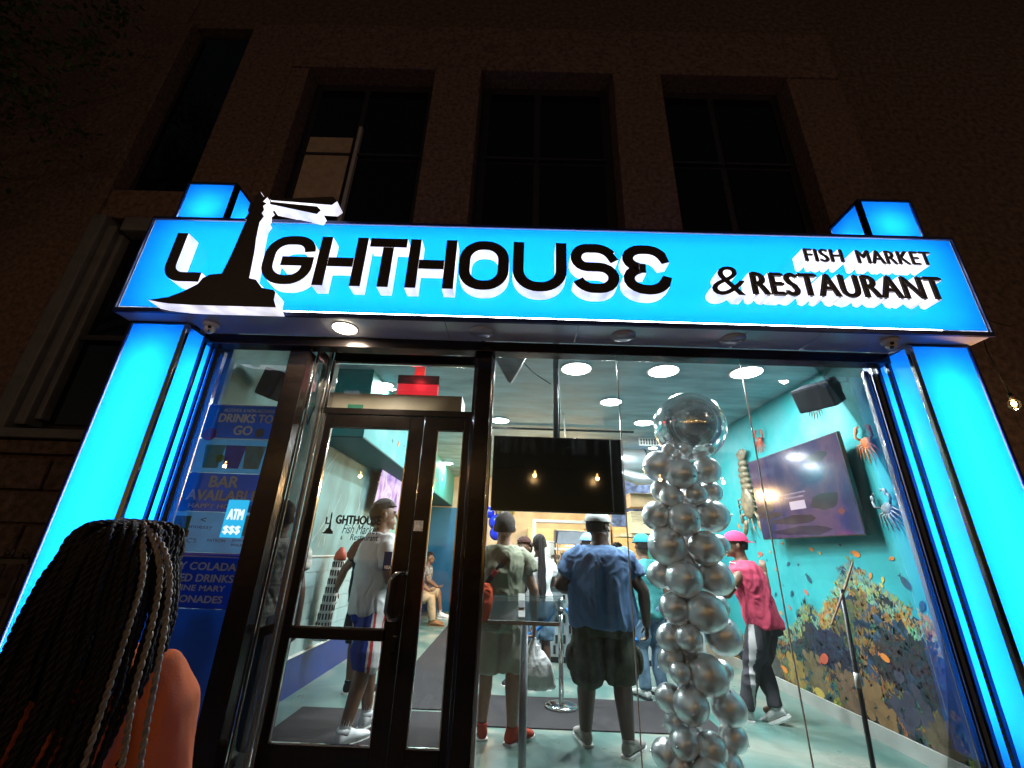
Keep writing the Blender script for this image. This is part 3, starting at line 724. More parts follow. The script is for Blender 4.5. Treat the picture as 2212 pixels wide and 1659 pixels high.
for n, (y, z, h) in enumerate(clusters):
    t = z / max(h, .1)
    q_ = noise.noise(Vector((y * 1.6 + 9, z * 2.2, 0))); pal = TOPC if (t > .80 and rng.random() < .8) else (MIDC if q_ + rng.uniform(-.2, .2) > .12 - .2 * (t > .7) else DARK)
    if z < .45 and rng.random() < .12: pal = [(.35, .22, .05), (.3, .42, .05), (.4, .14, .04)]
    nv = noise.noise(Vector((y * 2.1, z * 2.6, 1.7))) * .5 + .5 + rng.uniform(-.09, .09); base = pal[int(max(0, min(.999, nv * 1.5 - .25)) * len(pal))]; n_b = rng.randint(9, 18); sz = rng.uniform(.035, .10); spread = rng.uniform(.5, 1.5)
    lay = n * 1.1e-6
    for k in range(n_b):
        a = (rng.random() - .5) * 2 * spread
        c = tuple(max(0, v * rng.uniform(.7, 1.3)) for v in base)
        blade(y + rng.gauss(0, .02), max(.135, z - sz * .7 + rng.gauss(0, .015)), a, sz * rng.uniform(.4, 1.), sz * rng.uniform(.06, .2), c, lay + k * 5e-8)
me = bpy.data.meshes.new('painted_reef'); me.from_pydata(V, [], Fc)
ca = me.color_attributes.new('Col', 'FLOAT_COLOR', 'CORNER'); arr = []
for f, c in zip(Fc, Cl): arr += [c[0], c[1], c[2], 1.] * 5
ca.data.foreach_set('color', arr)
reef = obj('painted_reef', me, colmat('reef_paint'), rwall); reef['kind'] = 'stuff'
# dark mass behind the corals so that the wall does not show between them
bm = B(); pts = [(3.3990, y, max(.13, reef_h(y) - .10)) for y in [.5 + .15 * k for k in range(36)]]
bm.faces.new([bm.verts.new(p) for p in pts + [(3.3990, 5.75, .131), (3.3990, .5, .131)]])
obj('painted_reef_shade', bm, M('reef_ground', (.02, .045, .08), .6, 0, .8, 7), rwall)
for (yy, zz_, ry_, rz_, c) in [(3.3, .30, .16, .17, (.30, .20, .05)), (2.95, .34, .18, .22, (.16, .12, .06)), (2.45, .33, .20, .24, (.20, .12, .07)), (2.1, .26, .16, .20, (.24, .13, .05)), (1.75, .40, .2, .2, (.05, .05, .08)), (3.75, .25, .14, .12, (.08, .08, .07)), (1.5, .25, .15, .14, (.12, .09, .05)), (4.3, .22, .18, .10, (.1, .07, .05))]:
    bm = B(); cols_ = []
    for q in range(46):
        a0 = random.uniform(0, 2 * PI); rr0 = random.random() ** .5; cyy = yy + ry_ * rr0 * math.cos(a0); czz = max(.16, zz_ + rz_ * rr0 * math.sin(a0)); n = 7; s0 = random.uniform(.03, .06)
        f_ = random.uniform(.75, 1.2); cols_.append(tuple(v * f_ for v in c))
        bm.faces.new([bm.verts.new((3.4 - .0046 - q * 8e-6, cyy + s0 * random.uniform(.6, 1.1) * math.cos(2 * PI * k / n), max(.132, czz + s0 * random.uniform(.6, 1.1) * math.sin(2 * PI * k / n)))) for k in range(n)])
    me_ = bpy.data.meshes.new('painted_rock'); bm.to_mesh(me_); bm.free(); ca = me_.color_attributes.new('Col', 'FLOAT_COLOR', 'CORNER'); arr = []
    for p_, cc_ in zip(me_.polygons, cols_): arr += [cc_[0], cc_[1], cc_[2], 1.] * p_.loop_total
    ca.data.foreach_set('color', arr); obj('painted_rock', me_, bpy.data.materials['reef_paint'], rwall)
def fish(y, z, ln, ang, col, wall_x=3.4, sgn=-1, par=None):
    bm = B(); pts = []
    for k in range(12):
        a = 2 * PI * k / 12; pts.append((math.cos(a) * ln * .5, math.sin(a) * ln * .30))
    ca_, sa = math.cos(ang), math.sin(ang)
    X = wall_x + sgn * .0055
    tr = lambda u, v: (X, y + u * ca_ - v * sa, z + u * sa + v * ca_)
    bm.faces.new([bm.verts.new(tr(*p)) for p in pts])
    bm.faces.new([bm.verts.new(tr(*p)) for p in ((ln * .45, 0), (ln * .72, ln * .22), (ln * .64, 0), (ln * .72, -ln * .22))])
    return obj('painted_fish', bm, col, par or rwall)
FO = M('fish_orange', (.62, .20, .04), .6); FD = M('fish_dark', (.02, .07, .11), .6); FY = M('fish_yellow', (.5, .36, .08), .6); FR = M('fish_red', (.5, .10, .06), .6)
Z8 = lambda x, y: ((2200 + .5714 * x) / 1.4756, (1500 + .5714 * y) / 1.4756)
for (x, y, l, c) in [(395, 465, 34, FR), (447, 453, 14, FO), (550, 520, 26, FD), (680, 440, 26, FO), (725, 460, 20, FY), (840, 415, 18, FD), (928, 465, 44, FO), (1128, 490, 26, FO), (1008, 585, 26, FO), (1077, 608, 24, FY), (1070, 640, 20, FY), (665, 605, 40, FD), (1205, 628, 56, FD), (1298, 755, 44, FD), (650, 680, 28, FR), (570, 685, 30, FD), (605, 525, 14, FD), (480, 550, 18, FO), (558, 765, 20, FR), (510, 795, 20, FO), (455, 800, 20, FY), (515, 405, 16, FO), (275, 312, 28, FO), (365, 315, 16, FR), (313, 105, 16, FY), (335, 130, 12, FY), (345, 240, 16, FD), (388, 480, 12, FO), (1063, 697, 20, FD), (1045, 665, 14, FD), (1010, 645, 12, FD), (940, 545, 14, FD), (750, 1050, 60, FR), (1090, 1045, 46, FO), (530, 1110, 40, FO), (725, 1240, 60, FY), (365, 395, 12, FD), (430, 500, 10, FD), (480, 690, 22, FD), (520, 640, 10, FD)]:
    p = Px(*Z8(x, y), 3.4); d = math.hypot(p.y + 2.6, 3.4); ln = l * .3872 / F0 * d * .95
    fish(p.y, p.z, ln, random.uniform(-1.2, 1.2), c)
# bulkhead fishes on the left
for i in range(26):
    fish(random.uniform(2.3, 8), random.uniform(2.72, 3.4), random.uniform(.04, .12), random.uniform(-1, 1), random.choice([FO, FD, FR]), -1.73, 1, lwall)

# ---- sea creature sculptures on the wall
def crab(name, label, y, z, s, ang, col, x=3.4, face=-1, ry=0):
    r = empty(name, label, 'wall sculpture', (x + face * .035, y, z)); r.rotation_euler = (ang, 0, 0 if face < 0 else PI); r.scale = (s, s, s)
    cm = M('crab_shell_' + col[0], col[1], .35, 0, .4, 25, .3, 50); bm = B(); ell(bm, (0, 0, 0), (.03, .10, .07)); displace_bm(bm, .006, 30); obj('shell', bm, cm, r, True)
    for sd in (-1, 1):
        for k in range(4):
            a = -.5 - k * .35; bm = B(); d = Vector((0, sd * math.cos(a), math.sin(a)))
            tube(bm, [d * .07, d * .14 + Vector((-.03, 0, .03)), d * .20 + Vector((0, 0, -.02)), d * .24 + Vector((.01, 0, -.06))], [.014, .012, .009, .003], 7); obj('leg', bm, cm, r, True)
        bm = B(); tube(bm, [(0, sd * .08, .03), (-.02, sd * .15, .08), (-.02, sd * .14, .15)], [.016, .018, .02], 8)
        ell(bm, (-.02, sd * .12, .18), (.022, .03, .05)); tube(bm, [(-.02, sd * .11, .2), (-.02, sd * .07, .24), (-.02, sd * .06, .20)], [.012, .01, .003], 6); obj('claw', bm, cm, r, True)
    return r
def displace_bm(bm, amp, sc):
    bm.normal_update()
    for v in bm.verts: v.co += v.normal * noise.noise(v.co * sc) * amp
p = Px(1758, 873, 3.36); crab('crab_sculpture', 'brown crab sculpture half hidden under the black wall speaker', p.y, p.z, .6, .3, ('brown', (.12, .09, .07)))
p = Px(1870, 955, 3.36); crab('crab_sculpture', 'orange and cream crab sculpture at the upper right of the tilted screen', p.y, p.z, .68, .1, ('orange', (.55, .17, .06)))
p = Px(1915, 1098, 3.36); crab('crab_sculpture', 'grey blue crab sculpture on the teal wall right of the tilted screen', p.y, p.z, .68, -.3, ('grey', (.16, .20, .22)))
p = Px(1640, 951, 3.36); crab('crab_sculpture', 'small red crab sculpture on the teal wall above left of the tilted screen', p.y, p.z, .62, .2, ('red', (.45, .09, .05)))
p = Px(1713, 1196, 3.38)
lob = empty('lobster_sculpture', 'large brown and silver lobster sculpture on the teal wall beside the balloons', 'wall sculpture', (3.34, 3.62, 2.38))
lm = M('lobster_shell', (.22, .17, .11), .3, .2, .5, 18, .4, 40)
for k in range(6):
    bm = B(); ell(bm, (0, .02 * math.sin(k), .42 - k * .085), (.05, .10 + .012 * k, .06)); displace_bm(bm, .008, 25); obj('tail_segment', bm, lm, lob, True)
for k in range(5):
    a = (k - 2) * .35; bm = B(); ell(bm, (0, .13 * math.sin(a), .46 + .10 * math.cos(a)), (.015, .035, .08), mat=Matrix.Rotation(-a, 4, 'X')); obj('tail_fan', bm, lm, lob, True)
bm = B(); ell(bm, (-.01, .0, -.14), (.07, .15, .22)); displace_bm(bm, .012, 20); obj('carapace', bm, lm, lob, True)
for sd in (-1, 1):
    bm = B(); tube(bm, [(0, sd * .09, -.28), (-.03, sd * .2, -.30), (-.04, sd * .22 - .06, -.40)], [.025, .025, .03], 8); ell(bm, (-.04, sd * .2 - .08, -.47), (.03, .05, .11), mat=Matrix.Rotation(.4 * sd, 4, 'X')); obj('claw', bm, lm, lob, True)
    for k in range(3):
        bm = B(); tube(bm, [(0, sd * .1, -.05 - .07 * k), (-.03, sd * .24, -.08 - .07 * k), (0, sd * .27, -.18 - .07 * k)], [.014, .011, .004], 6); obj('leg', bm, lm, lob, True)
    bm = B(); tube(bm, [(-.02, sd * .03, -.34), (-.04, sd * .1, -.5), (-.03, sd * .2, -.62)], [.008, .006, .003], 6); obj('antenna', bm, lm, lob, True)

# ---- screens
def tilted_tv():
    A, Bq, Cq, D = Px(1607, 1003, 3.16), Px(1796, 934, 3.24), Px(1888, 1153, 3.26), Px(1661, 1161, 3.22)
    r = empty('wall_screen', 'large tilted television showing a purple sea scene on the teal wall', 'television', ((A + Cq) / 2))
    ctr = (A + Cq) / 2; U = ((Bq - A) + (Cq - D)).normalized(); Vv = ((A - D) + (Bq - Cq)); Vv = (Vv - U * Vv.dot(U)).normalized(); Nn = U.cross(Vv).normalized()
    if Nn.x > 0: Nn = -Nn
    w = ((Bq - A).length + (Cq - D).length) / 4; h = ((A - D).length + (Bq - Cq).length) / 4
    def bx(nm, u0, u1, v0, v1, n0, n1, mt, bev=0):
        bm = B(); box(bm, u0, u1, v0, v1, n0, n1, bev=bev)
        mm = Matrix(((U.x, Vv.x, Nn.x, 0), (U.y, Vv.y, Nn.y, 0), (U.z, Vv.z, Nn.z, 0), (0, 0, 0, 1)))
        bmesh.ops.transform(bm, matrix=mm, verts=bm.verts[:]); return obj(nm, bm, mt, r)
    bx('casing', -w, w, -h, h, -.045, 0, BLACKPLASTIC, .006)
    s = screen_mat('purple_screen', [(.02, .02, .10), (.03, .03, .16), (.13, .06, .16), (.05, .03, .15)], 1.6, .95)
    bx('screen', -w + .012, w - .012, -h + .012, h - .012, .001, .003, s)
    bx('wall_bracket', -.25, .25, -.2, .2, -.13, -.046, BLACKPLASTIC)
    bx('message_button', -.14, .12, -.19, -.10, .0045, .006, emis('button_white', (.5, .45, .7), 1.0), 0)
    em_ = emis('message_text', (.35, .38, .75), .9)
    for k, (s_, vv) in enumerate((('Looks like the connection has been lost', -.02), ('Please press to continue', -.065))):
        me = text_mesh(s_, .01); co = [v.co.copy() for v in me.vertices]; mxw = max(c.x for c in co)
        sc = (.44 if k == 0 else .32) / mxw
        for v in me.vertices: v.co = U * (v.co.x * sc - (.28 if k == 0 else .2)) + Vv * (v.co.y * sc + vv) + Nn * .005
        obj('message', me, em_, r)
    # dim rock and plant shapes of the picture
    for (u, v, a, b_, c) in [(-.52, -.1, .09, .10, (.12, .10, .13)), (-.72, -.14, .12, .07, (.10, .06, .08)), (-.1, -.30, .45, .07, (.09, .03, .07)), (.45, .3, .18, .07, (.07, .09, .17)), (.4, -.15, .25, .12, (.07, .06, .11)), (.6, -.26, .045, .04, (.5, .13, .10)), (-.55, -.22, .3, .04, (.11, .06, .08)), (0, -.42, .6, .06, (.07, .02, .10))]:
        bm = B(); n = 11
        pts = [U * (u + a * math.cos(2 * PI * k / n) * random.uniform(.6, 1.1)) + Vv * (v + b_ * math.sin(2 * PI * k / n) * random.uniform(.6, 1.1)) + Nn * .0036 for k in range(n)]
        bm.faces.new([bm.verts.new(p) for p in pts]); obj('picture_shape', bm, emis('picture_shape_%d' % int(u * 100 + 200), c, .5, .01, .12), r)
def screen_mat(name, cols, scale, s):
    mt = bpy.data.materials.new(name); mt.use_nodes = True; N, L = nodes_of(mt); b = N['Principled BSDF']
    b.inputs['Base Color'].default_value = (.01, .01, .012, 1); b.inputs['Roughness'].default_value = .12
    tc = N.new('ShaderNodeTexCoord'); nz = N.new('ShaderNodeTexNoise'); nz.inputs['Scale'].default_value = scale; nz.inputs['Detail'].default_value = 4; nz.inputs['Distortion'].default_value = 1
    L.new(tc.outputs['Object'], nz.inputs['Vector']); cr = N.new('ShaderNodeValToRGB'); e = cr.color_ramp.elements
    while len(e) < len(cols): e.new(.5)
    for i, c in enumerate(cols): e[i].position = .3 + .4 * i / (len(cols) - 1); e[i].color = (*c, 1)
    L.new(nz.outputs['Fac'], cr.inputs[0]); L.new(cr.outputs[0], b.inputs['Emission Color']); b.inputs['Emission Strength'].default_value = s
    return mt
tilted_tv()
# left wall screen
tv2 = empty('wall_screen', 'bright purple and white television hung out from the left wall', 'television', (-2.12, 4.9, 2.45))
bm = B(); box(bm, -.03, .0, -.72, .78, -.42, .42, bev=.006); c_ = obj('casing', bm, BLACKPLASTIC, tv2)
bm = B(); box(bm, .001, .003, -.70, .76, -.40, .40); obj('screen', bm, screen_mat('lilac_screen', [(.10, .06, .45), (.55, .35, .75), (.75, .65, .85), (.30, .12, .5)], 2.2, 1.3), tv2)
bm = B(); box(bm, -.20, -.03, -.2, .2, -.15, .15); obj('bracket', bm, BLACKPLASTIC, tv2)
tv2.rotation_euler = (0, math.radians(6), 0)
# hanging black screen behind the glass
ty = .62
a = Py(1067, 941, ty); b_ = Py(1340, 948, ty); c_ = Py(1352, 1110, ty); d_ = Py(1067, 1104, ty)
ht = empty('hanging_screen', 'large black television hung from a ceiling pole behind the glass', 'television', (((a + c_) / 2).x, ty, 2.0))
SCR = M('screen_black', (.004, .004, .005), .07, 0, .1, 3)
x0, x1, z0, z1 = a.x, (b_.x + c_.x) / 2, (c_.z + d_.z) / 2, (a.z + b_.z) / 2
hx_ = ((a + c_) / 2).x
bm = B(); box(bm, x0 - hx_, x1 - hx_, .001, .05, z0 - 2, z1 - 2, bev=.006); obj('casing', bm, BLACKPLASTIC, ht)
bm = B(); box(bm, x0 - hx_ + .01, x1 - hx_ - .01, -.002, .0005, z0 - 2 + .014, z1 - 2 - .01); obj('screen', bm, SCR, ht)
pp = Py(1202, 900, ty + .04)
bm = B(); tube(bm, [(pp.x - hx_, .09, .1), (pp.x - hx_, .09, 1.44)], .022, 14); obj('pole', bm, M('pole_grey', (.12, .13, .14), .35, .6), ht, True)
bm = B(); box(bm, pp.x - hx_ - .08, pp.x - hx_ + .08, .0, .18, 1.44, 1.475); obj('ceiling_plate', bm, BLACKPLASTIC, ht)
bm = B(); box(bm, pp.x - hx_ - .12, pp.x - hx_ + .12, .051, .075, -.15, .15); obj('bracket', bm, BLACKPLASTIC, ht)
bm = B(); tube(bm, [(pp.x - hx_ + .02, .07, .2), (pp.x - hx_ + .03, .065, .6), (pp.x - hx_ + .015, .065, .9), (pp.x - hx_ + .03, .065, 1.44)], .005, 6); obj('cable', bm, BLACKPLASTIC, ht, True)

# ---- ceiling lamps
for i, (px, py_) in enumerate([(1245, 795), (1433, 800), (1612, 803), (1320, 867), (1390, 912), (1080, 907), (835, 830), (630, 938), (966, 1000)]):
    p = Pz(px, py_, 3.48)
    names = ['left of the three nearest the glass', 'middle of the three nearest the glass', 'right of the three nearest the glass', 'in the second row above the black screen', 'in the third row beside the big balloon', 'in the third row by the door post', 'seen through the transom above the doors', 'seen in the strip beside the side light', 'far back seen through the narrow door pane']
    t = empty('downlight', 'round white ceiling downlight ' + names[i], 'ceiling light', (p.x, p.y, 3.478), group='recessed downlights in the shop ceiling')
    rr_ = .165 if i in (0, 1, 2) else .14
    if i == 6: rr_ = .085
    bm = B(); tube(bm, [(0, 0, -.012), (0, 0, 0)], [rr_ + .02, rr_ + .02], 32); obj('trim_ring', bm, WHITEPLASTIC, t, True)
    bm = B(); tube(bm, [(0, 0, -.018), (0, 0, -.0125)], [rr_ - .01, rr_], 32); obj('diffuser', bm, emis('downlight_glow', (.92, 1, 1), 22), t)
    disk((0, 0, -.03), .2, (.86, .97, 1.0), 82 if i < 6 else 60, t)
for i, (x, y) in enumerate([(-.3, 6.6), (1.3, 6.3), (2.7, 5.6), (-1.0, 4.6)]):
    t = empty('downlight', ['round downlight deep in the room above the counter left end', 'round downlight deep in the room above the display case', 'round downlight by the duct', 'round downlight over the dark runner mat'][i], 'ceiling light', (x, y, 3.478), group='recessed downlights in the shop ceiling')
    bm = B(); tube(bm, [(0, 0, -.012), (0, 0, 0)], [.1, .1], 24); obj('trim_ring', bm, WHITEPLASTIC, t, True)
    bm = B(); tube(bm, [(0, 0, -.018), (0, 0, -.0125)], [.08, .08], 24); obj('diffuser', bm, emis('downlight_glow', (.95, 1, 1), 22), t)
    disk((0, 0, -.03), .2, (.9, .97, 1.0), 55, t)
# warm kitchen lamps
for x in (.2, 1.5, 2.7):
    t = empty('heat_lamp', 'warm amber heat lamp over the kitchen pass, ' + {.2: 'left', 1.5: 'middle', 2.7: 'right'}[x] + ' of three', 'lamp', (x, 7.2, 2.75), group='heat lamps over the kitchen pass')
    bm = B(); tube(bm, [(0, 0, .73), (0, 0, .16)], .008, 8); obj('cord', bm, BLACKPLASTIC, t)
    bm = B(); tube(bm, [(0, 0, .18), (0, 0, .1), (0, 0, 0)], [.03, .06, .12], 24, cap=False); obj('shade', bm, STEEL, t, True)
    bm = B(); ell(bm, (0, 0, .03), (.05, .05, .05)); obj('bulb', bm, emis('heat_bulb', (1, .6, .25), 18), t, True)
    point((0, 0, -.06), .06, (1, .60, .27), 210, t, 'heat_light')

# ---- kitchen and counter, far back
WARMW = M('warm_cabinet', (.52, .40, .24), .45, 0, .15, 4); WOODP = M('pale_wood', (.62, .46, .28), .5, 0, .2, 9, stretch=(1, 1, 6))
kx = empty('kitchen_cabinets', 'warm lit cabinets and shelves on the kitchen back wall', 'cabinet', (1.6, 9.4, 0))
for i, (a, b_, z0, z1) in enumerate([(-1.2, -.5, 1.3, 2.1), (-.45, .3, 1.3, 2.1), (.35, 1.0, 1.25, 2.15), (1.05, 1.75, 1.3, 2.3)]):
    bm = B(); box(bm, a, b_, -.1, .4, z0, z1, bev=.01); f_ = obj('cabinet', bm, WARMW, kx)
    bm = B(); box(bm, a + .03, b_ - .03, -.125, -.101, z0 + .03, z1 - .03, bev=.006); obj('door', bm, WOODP if i % 2 else WARMW, f_)
    bm = B(); tube(bm, [(a + .1, -.14, z0 + .25), (a + .1, -.14, z0 + .45)], .01, 6); obj('handle', bm, STEEL, f_)
ct = empty('service_counter', 'service counter with dark slotted pale front behind the queue', 'counter', (1.0, 5.0, 0))
bm = B(); box(bm, -1.1, 1.9, -.35, .35, 0.08, .98); obj('body', bm, M('counter_front', (.34, .37, .38), .5, 0, .15, 8), ct)
bm = B(); box(bm, -1.14, 1.94, -.40, .40, .982, 1.03, bev=.008); obj('worktop', bm, M('worktop', (.08, .07, .07), .3), ct)
bm = B(); box(bm, -1.08, 1.88, -.32, .34, 0, .08); obj('plinth', bm, BLACKPLASTIC, ct)
SL = M('counter_slot', (.015, .015, .018), .5); me_s = None
for i in range(25):
    for j in range(6):
        if (i * 5 + j * 3) % 9 == 0: continue
        if me_s is None:
            bm = B(); box(bm, -.018, .018, -.008, .004, -.055, .055, bev=.003); o = obj('slot', bm, SL, ct); me_s = o.data
        else: o = bpy.data.objects.new('slot', me_s); link(o, ct)
        o.location = (-1.03 + i * .117 + (.03 if j % 2 else 0), -.352, .17 + j * .135)
case = empty('display_case', 'black topped glass food display case with shelves on the counter', 'display case', (1.08, 5.02, 1.032))
DC = M('case_dark', (.05, .05, .06), .3, .3)
for d, nm, mt in (((-.36, .36, -.28, .28, 0, .06), 'base', DC), ((-.36, .36, -.10, .28, .62, .82), 'hood', DC)):
    bm = B(); box(bm, *d, bev=.01); obj(nm, bm, mt, case)
bm = B(); vs = [(-.36, -.30, .60), (.36, -.30, .60), (.30, -.08, .82), (-.30, -.08, .82)]; quad(bm, vs); quad(bm, [(v[0], v[1] + .02, v[2] - .005) for v in vs][::-1]); obj('sloped_lid', bm, M('lid_grey', (.14, .15, .17), .35, .3), case)
for z_ in (.22, .42): 
    bm = B(); box(bm, -.34, .34, -.2, .24, z_, z_ + .012); s_ = obj('shelf', bm, STEEL, case)
for x_ in (-.35, .335):
    bm = B(); box(bm, x_, x_ + .015, -.28, -.265, .06, .6); obj('corner_post', bm, STEEL, case)
bm = B(); box(bm, -.335, .335, -.275, -.274, .06, .6); obj('pane', bm, GLASS, case)
bm = B(); ell(bm, (0, 0, .58), (.2, .03, .012)); obj('case_lamp', bm, emis('case_lamp_glow', (1, .8, .5), 9), case, True)
BREAD = M('bread', (.5, .3, .12), .6, 0, .4, 20)
k = 0
for z_ in (.06, .232, .432):
    for x_ in (-.24, -.12, 0, .12, .24):
        t = empty('bread_roll', 'golden bread roll, %s on the %s shelf of the display case' % ({-.24: 'leftmost', -.12: 'second from left', 0: 'in the middle', .12: 'fourth from left', .24: 'rightmost'}[x_], {.06: 'bottom', .232: 'middle', .432: 'top'}[z_]), 'food', (1.08 + x_, 4.95, 1.032 + z_ + .035), group='bread rolls in the display case')
        bm = B(); ell(bm, (0, 0, 0), (.05, .08, .035), 12, 8); obj('crust', bm, BREAD, t, True); k += 1
# boxes, containers on and behind the counter
def simple_box(name, label, cat, c, s, mt, group=None, lid=None):
    t = empty(name, label, cat, c, 0, group); bm = B(); box(bm, -s[0] / 2, s[0] / 2, -s[1] / 2, s[1] / 2, 0, s[2], bev=.01); obj('body', bm, mt, t)
    bm = B(); box(bm, -s[0] / 2 - .006, s[0] / 2 + .006, -s[1] / 2 - .006, s[1] / 2 + .006, s[2] + .001, s[2] + .03, bev=.006); obj('lid', bm, lid or mt, t); return t
PAPER = M('white_card', (.72, .68, .62), .7, 0, .08, 10)
simple_box('carton', 'white carton standing on the counter left of the dark haired woman', 'carton', (.42, 5.0, 1.032), (.34, .25, .42), PAPER)
simple_box('carton', 'taller white carton standing behind the shorter one on the counter', 'carton', (.62, 5.25, 1.032), (.22, .12, .62), PAPER)
simple_box('food_tub', 'orange food tub right of the tall man in the cap', 'tub', (2.15, 5.1, 1.032), (.28, .28, .32), M('orange_plastic', (.75, .22, .12), .4), lid=M('cream_lid', (.7, .6, .45), .4))
simple_box('food_tub', 'white food tub right of the orange one on the counter', 'tub', (2.5, 5.1, 1.032), (.26, .26, .30), PAPER)
simple_box('food_tub', 'green food tub behind the man in the blue shirt', 'tub', (1.56, 5.1, 1.032), (.18, .2, .26), M('green_plastic', (.02, .38, .22), .4))
rg_ = empty('cash_register', 'pale cash register with tilted screen on the counter beside the phone holder', 'cash register', (.08, 4.95, 1.032))
bm = B(); box(bm, -.20, .20, -.2, .2, 0, .12, bev=.01); obj('drawer', bm, PAPER, rg_)
bm = B(); box(bm, -.17, .17, -.012, .012, -.12, .12, bev=.006); bmesh.ops.transform(bm, matrix=Matrix.Translation((0, .02, .30)) @ Matrix.Rotation(-.35, 4, 'X'), verts=bm.verts[:]); obj('monitor', bm, WHITEPLASTIC, rg_)
bm = B(); tube(bm, [(0, .03, .12), (0, .03, .28)], .02, 10); obj('monitor_stem', bm, STEEL, rg_)
for k, (x_, c_) in enumerate(((-.35, 'left'), (-.62, 'right'))):
    cs = empty('cup_stack', 'stack of pale paper cups on the counter, ' + ('nearer the register' if k == 0 else 'farther from the register'), 'cups', (x_, 5.0, 1.032))
    bm = B(); 
    for q in range(7): tube(bm, [(0, 0, q * .035), (0, 0, q * .035 + .08)], [.035, .045], 14)
    obj('cups', bm, PAPER, cs, True)
fr_ = empty('pass_shelf', 'white open shelf frame above the display case', 'shelf', (1.15, 6.3, 0))
for d in ((-.75, .75, -.15, .15, 2.05, 2.10), (-.75, -.69, -.15, .15, 1.2, 2.049), (.69, .75, -.15, .15, 1.2, 2.049), (-.68, .68, -.15, .15, 1.55, 1.59)):
    bm = B(); box(bm, *d, bev=.006); obj('board', bm, PAPER, fr_)
bm = B(); box(bm, -.5, 3.3, 6.9, 7.2, 0, 1.2); kc = obj('kitchen_worktop', bm, STEEL); tag(kc, 'steel kitchen worktop running behind the counter', 'worktop')
bm = B(); box(bm, 1.9, 3.39, 5.9, 6.0, 2.0, 3.47); o = obj('kitchen_screen_wall', bm, M('coral_print', (.10, .13, .22), .6, 0, .8, 9)); o['kind'] = 'structure'
simple_box('carton', 'tan cardboard carton on the high shelf right of the black screen', 'carton', (2.45, 5.6, 2.32), (.6, .35, .22), M('cardboard', (.48, .32, .18), .7, 0, .1, 8))
kk = simple_box('menu_box', 'warm lit box with a printed label right of the black screen', 'box', (2.3, 5.4, 1.86), (.42, .3, .34), WOODP)
bm = B(); box(bm, 1.9, 3.38, 5.3, 5.9, 1.80, 1.855); o = obj('high_shelf', bm, WARMW); tag(o, 'long warm coloured shelf under the cartons on the right', 'shelf')
# duct
dct = empty('air_duct', 'wide silver air duct crossing under the ceiling beside the balloons', 'duct', (2.2, 5.0, 3.05))
bm = B(); tube(bm, [(-.75, .0, -.02), (-.55, 0, 0), (1.15, 0, .0)], [.20, .24, .24], 28, flat=1.0, cap=True); obj('duct_body', bm, M('galvanised', (.5, .52, .53), .3, .8, .2, 3), dct, True)
for x_ in (-.55, .1, .75):
    bm = B(); tube(bm, [(x_, 0, 0), (x_ + .03, 0, 0)], .252, 28); obj('duct_seam', bm, STEEL, dct, True)
bm = B(); tube(bm, [(-.5, -.15, -.18), (-.1, -.25, -.33), (.45, -.28, -.36)], [.07, .11, .05], 18, round_end=True); obj('duct_branch', bm, M('galvanised2', (.5, .52, .53), .3, .8), dct, True)
vt = boxo('vent_grille', (.0, .6, -.22, -.18, .26, .40), WHITEPLASTIC, dct)
for k in range(12): boxo('slat', (.02 + k * .048, .045 + k * .048, -.228, -.221, .28, .325), BLACKPLASTIC, vt); boxo('slat', (.02 + k * .048, .045 + k * .048, -.228, -.221, .335, .38), BLACKPLASTIC, vt)
# conduit across the ceiling
cdt = obj('ceiling_conduit', (lambda b: (tube(b, [(-1.7, 4.4, 3.44), (2.0, 4.4, 3.44)], .02, 8), b)[1])(B()), BLACKPLASTIC, None, True); tag(cdt, 'thin dark conduit running across the ceiling behind the black screen', 'conduit')
cd2 = obj('hanging_rod', (lambda b: (tube(b, [(.72, 3.6, 3.47), (.84, 4.3, 3.20)], .012, 8), b)[1])(B()), WHITEPLASTIC, None, True); tag(cd2, 'slim white rod hanging from the ceiling above the black screen', 'rod')

# ---- loudspeakers
def speaker(label, c, rz, rx, wall, ry=0):
    t = empty('loudspeaker', label, 'loudspeaker', c); t.rotation_euler = (rx, ry, rz)
    bm = B(); box(bm, -.17, .17, -.13, .13, -.12, .12, bev=.02); obj('cabinet', bm, M('speaker_dark', (.03, .032, .045), .6, 0, .15, 60), t)
    bm = B(); box(bm, -.155, .155, -.142, -.131, -.105, .105, bev=.006); obj('grille', bm, M('speaker_grille', (.015, .015, .02), .5), t)
    bm = B(); tube(bm, [(.02, .13, 0), (.05, .2, .01)], .03, 12); ell(bm, (.08, .25, .02), (.05, .05, .10)); obj('bracket', bm, BLACKPLASTIC, t, True)
    return t
s1 = speaker('black loudspeaker on a ball bracket high on the teal wall', (2.98, 1.35, 3.02), math.radians(-60), .45, 1)
s2 = speaker('dark loudspeaker high inside the left side window', (-1.98, .80, 2.72), math.radians(60), .35, -1)
cb = obj('speaker_cable', (lambda b: (tube(b, [(3.38, 1.6, 3.42), (3.25, 1.7, 3.22), (3.05, 1.6, 3.18), (2.95, 1.45, 3.16)], .006, 6), b)[1])(B()), WHITEPLASTIC, None, True); tag(cb, 'thin white cable looping above the right hand loudspeaker', 'cable')
cb = obj('speaker_cable', (lambda b: (tube(b, [(-1.75, .9, 2.6), (-1.8, .95, 2.45), (-1.85, 1.0, 2.55), (-1.9, 1.0, 2.40), (-2.0, 1.05, 2.5), (-2.1, 1.05, 2.42)], .006, 6), b)[1])(B()), BLACKPLASTIC, None, True); tag(cb, 'tangled dark cable hanging under the left hand loudspeaker', 'cable')
